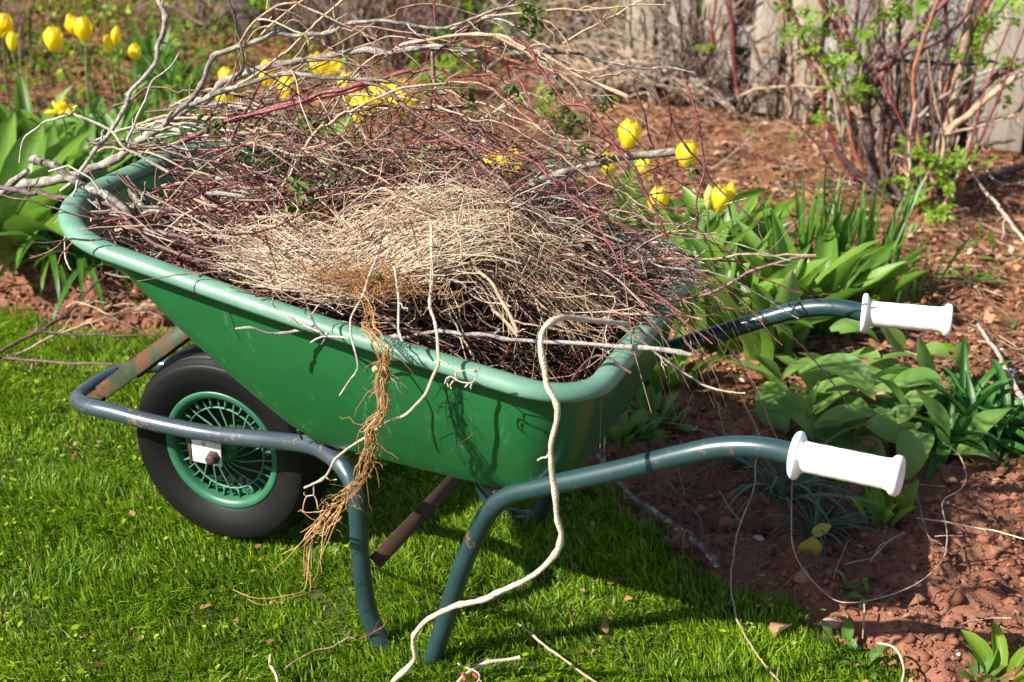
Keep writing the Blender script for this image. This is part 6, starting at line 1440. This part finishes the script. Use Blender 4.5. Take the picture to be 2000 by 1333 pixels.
bare_shrub('bare brown shrub above the pinkish cut stick', 690, 80, 20, .9, .5, ['brush', 'bark_tan', 'bark_dark'], 4)
bare_shrub('bare shrub with reddish stems at the middle of the picture top', 800, 90, 18, .9, .5, ['brush', 'bark_red', 'brush'], 5)
bare_shrub('bare dark shrub beside the pale bluish tub', 880, 85, 9, .8, .4, ['bark_dark', 'brush'], 6)
bare_shrub('bare tan shrub right of the pale bluish tub', 1130, 110, 18, .8, .5, ['brush', 'bark_tan', 'bark_grey'], 7)
bare_shrub('bare drooping shrub at the left end of the fence', 1230, 150, 20, .7, .6, ['brush', 'bark_tan', 'bark_grey'], 8, 0, .5)
bare_shrub('low drooping tangle of grey stems before the fence', 1340, 190, 22, .5, .7, ['bark_grey', 'bark_tan', 'brush'], 9, -.1, .7)
bare_shrub('low spreading stems left of the thin red canes', 1420, 210, 18, .4, .6, ['bark_grey', 'bark_tan', 'bark_plum'], 10, -.3, .7)
bare_shrub('bare tangled shrub right of the slim dark trunk', 630, 40, 18, .9, .5, ['brush', 'bark_tan', 'brush'], 14)
bare_shrub('bare tangled shrub behind the tub', 1020, 30, 18, .9, .5, ['brush', 'bark_dark', 'bark_tan'], 15)
bare_shrub('low tangle of fallen stems on the mulch behind the arches', 1180, 190, 20, .35, .7, ['bark_tan', 'bark_grey', 'brush'], 16, .2, .8)
bare_shrub('low brown stems on the mulch behind the thick branch', 420, 60, 16, .4, .5, ['brush', 'bark_dark'], 17, .1, .6)
bare_shrub('bare stems before the fence left of the rose bush', 1480, 200, 14, .7, .4, ['brush', 'bark_grey', 'bark_red'], 18)
bare_shrub('bare upright stems before the middle fence boards', 1370, 205, 16, .8, .35, ['bark_grey', 'brush', 'bark_plum'], 19)
bare_shrub('bare upright stems before the fence beside the red canes', 1300, 190, 16, .8, .4, ['brush', 'bark_tan', 'bark_grey'], 20)
bare_shrub('dense bare stems behind the arching tan twig', 1160, 120, 18, .8, .45, ['brush', 'bark_dark', 'bark_tan'], 21)
bare_shrub('bare stems tangled behind the rose bush', 1700, 290, 16, .9, .4, ['brush', 'bark_plum', 'bark_grey'], 22)
bare_shrub('dark brown stems low behind the arching tan twig', 640, 110, 14, .5, .4, ['bark_dark', 'brush'], 23)
bare_shrub('dark brown stems behind the upright dark red cane', 790, 125, 14, .5, .4, ['bark_dark', 'brush', 'bark_plum'], 24)
bare_shrub('dark brown stems in front of the pale bluish tub', 950, 130, 9, .35, .35, ['bark_dark', 'brush'], 25)
bare_shrub('dark brown stems right of the tub, low', 1060, 125, 14, .5, .4, ['bark_dark', 'brush', 'bark_tan'], 26)
bare_shrub('bare stems at the far left picture edge', 20, 120, 10, .8, .3, ['brush', 'bark_dark'], 11)
bare_shrub('thin bare stems between fence and rose bush', 1560, 235, 10, .7, .3, ['bark_tan', 'brush'], 12)
bare_shrub('bare stems at the right picture edge before the fence', 1960, 300, 10, .8, .25, ['brush', 'bark_tan'], 13)
def trunk(label, u, v, r0, h, lean, seed):
    b0 = at_z(u, v, 0); root = empty('tree', b0); tag(root, label, 'tree', 'small tree trunks at the back'); r = np.random.default_rng(seed)
    P = np.array([[0, 0, -.05], [lean * .1, 0, .25], [lean * .35, .02, .8], [lean * .6, .05, 1.6], [lean * .8, .05, 2.6]])
    s = catmull(P, step=.06); t = np.linspace(0, 1, len(s)); b = MB(); b.tube(s, r0 * (1 - .55 * t) * (1 + .6 * np.exp(-t / .04)), 14, True, .5); b.build('trunk', M['trunk'], root)
    for k in range(7):
        i = int(len(s) * r.uniform(.35, .98)); a = r.uniform(0, 6.28); L_ = r.uniform(.5, 1.1); q = np.linspace(0, 1, 6)[:, None]
        Q = s[i] + np.array([math.cos(a), math.sin(a), r.uniform(.4, 1)]) * L_ * q
        me = branch_mesh(Q, r0 * .25, r0 * .06, 'trunk', seed * 50 + k, 10, .3, 1.2, 6); me.name = 'limb'; link_mesh('limb', me, root)
trunk('slim dark tree trunk at the picture top left of middle', 485, 70, .055, 2.6, .15, 1)
trunk('dark tree trunk left of the pale bluish tub', 925, 62, .07, 2.6, -.1, 2)
# pale tub behind
P = at_z(985, 82, 0); b = MB(); prof = [(.0, .0), (.125, .0), (.13, .01), (.155, .28), (.168, .285), (.168, .30), (.150, .30), (.125, .02), (.0, .02)]
b.lathe(prof, 36, (0, 0, 0), 'z'); o = b.build('tub', M['pale_blue']); o.location = Vector((P[0], P[1] + .12, gz(P[0], P[1]) - .01)); o.rotation_euler = (.06, 0, 0); tag(o, 'pale bluish white tub half hidden behind twigs at the picture top', 'tub')
b = MB(); a = np.linspace(0, np.pi, 24); b.tube(np.stack([.162 * np.cos(a), -.06 - .11 * np.sin(a), .285 - .05 * np.sin(a)], -1), .003, 6); b.build('handle', M['white_thing'], o)

# greenery behind the fence, one loose mass
r = np.random.default_rng(404); n = 16000; g = MB()
x = r.uniform(-1.3, 2.6, n); yb = FY0 + FS * x + r.uniform(.2, .9, n); z = r.uniform(0, 1.1, n) ** 1.2
kk = vnoise(x * 3, z * 3, 7) > .32; x, yb, z = x[kk], yb[kk], z[kk]; n = len(x)
a = r.uniform(0, 6.28, n); s_ = r.uniform(.012, .03, n); U_ = np.stack([np.cos(a), np.sin(a), r.normal(0, .6, n)], -1); W_ = np.stack([-np.sin(a), np.cos(a), r.normal(0, .6, n)], -1) * .55
c = np.stack([x, yb, z], -1); V = np.stack([c - U_ * s_[:, None], c - W_ * s_[:, None], c + U_ * s_[:, None], c + W_ * s_[:, None]], 1)
g.add(V.reshape(-1, 3), loops=np.arange(4 * n), counts=np.full(n, 4), tint=np.repeat(r.uniform(.15, .95, n), 4))
o = g.build('undergrowth', M['grass'], smooth=False); tag(o, 'yellow green undergrowth showing through the fence gaps', None, None, 'stuff')
# green sprigs among the brush at the top left and centre
for (u, v, n, lab) in [(495, 20, 20, 'bright green leafy sprig beside the slim dark trunk'), (815, 15, 30, 'bright green leafy sprig at the picture top above the heap'), (850, 75, 16, 'green leafy sprig behind the arching branches'), (885, 130, 26, 'green leafy sprig seen through the arching branches'), (835, 165, 22, 'green leafy sprig behind the open tulips'), (1060, 205, 8, 'small green sprig in the mulch beyond the heap')]:
    b0 = at_z(u, v + 60, 0); root = empty('leafy_sprig', b0); tag(root, lab, 'sprig', 'green sprigs among the brush')
    for k in range(n):
        P = at_y(u + rp_.normal(0, 16), v + rp_.normal(0, 16), b0[1] + rp_.normal(0, .04)) - np.array(b0)
        o = link_mesh('leaf', CL[rp_.integers(6)], root); o.location = Vector(P); o.rotation_euler = (rp_.normal(0, .5), rp_.normal(-.3, .5), rp_.uniform(0, 6.28)); s_ = rp_.uniform(.7, 1.2); o.scale = (s_, s_, s_)
    for k in range(3):
        P1 = at_y(u + rp_.normal(0, 14), v, b0[1]) - np.array(b0); b = MB(); b.tube(catmull(np.array([[rp_.normal(0, .02), 0, -.02], P1 * .5 + [.01, 0, 0], P1]), n=5), .0025, 5); b.build('stem', M['bark_tan'], root)
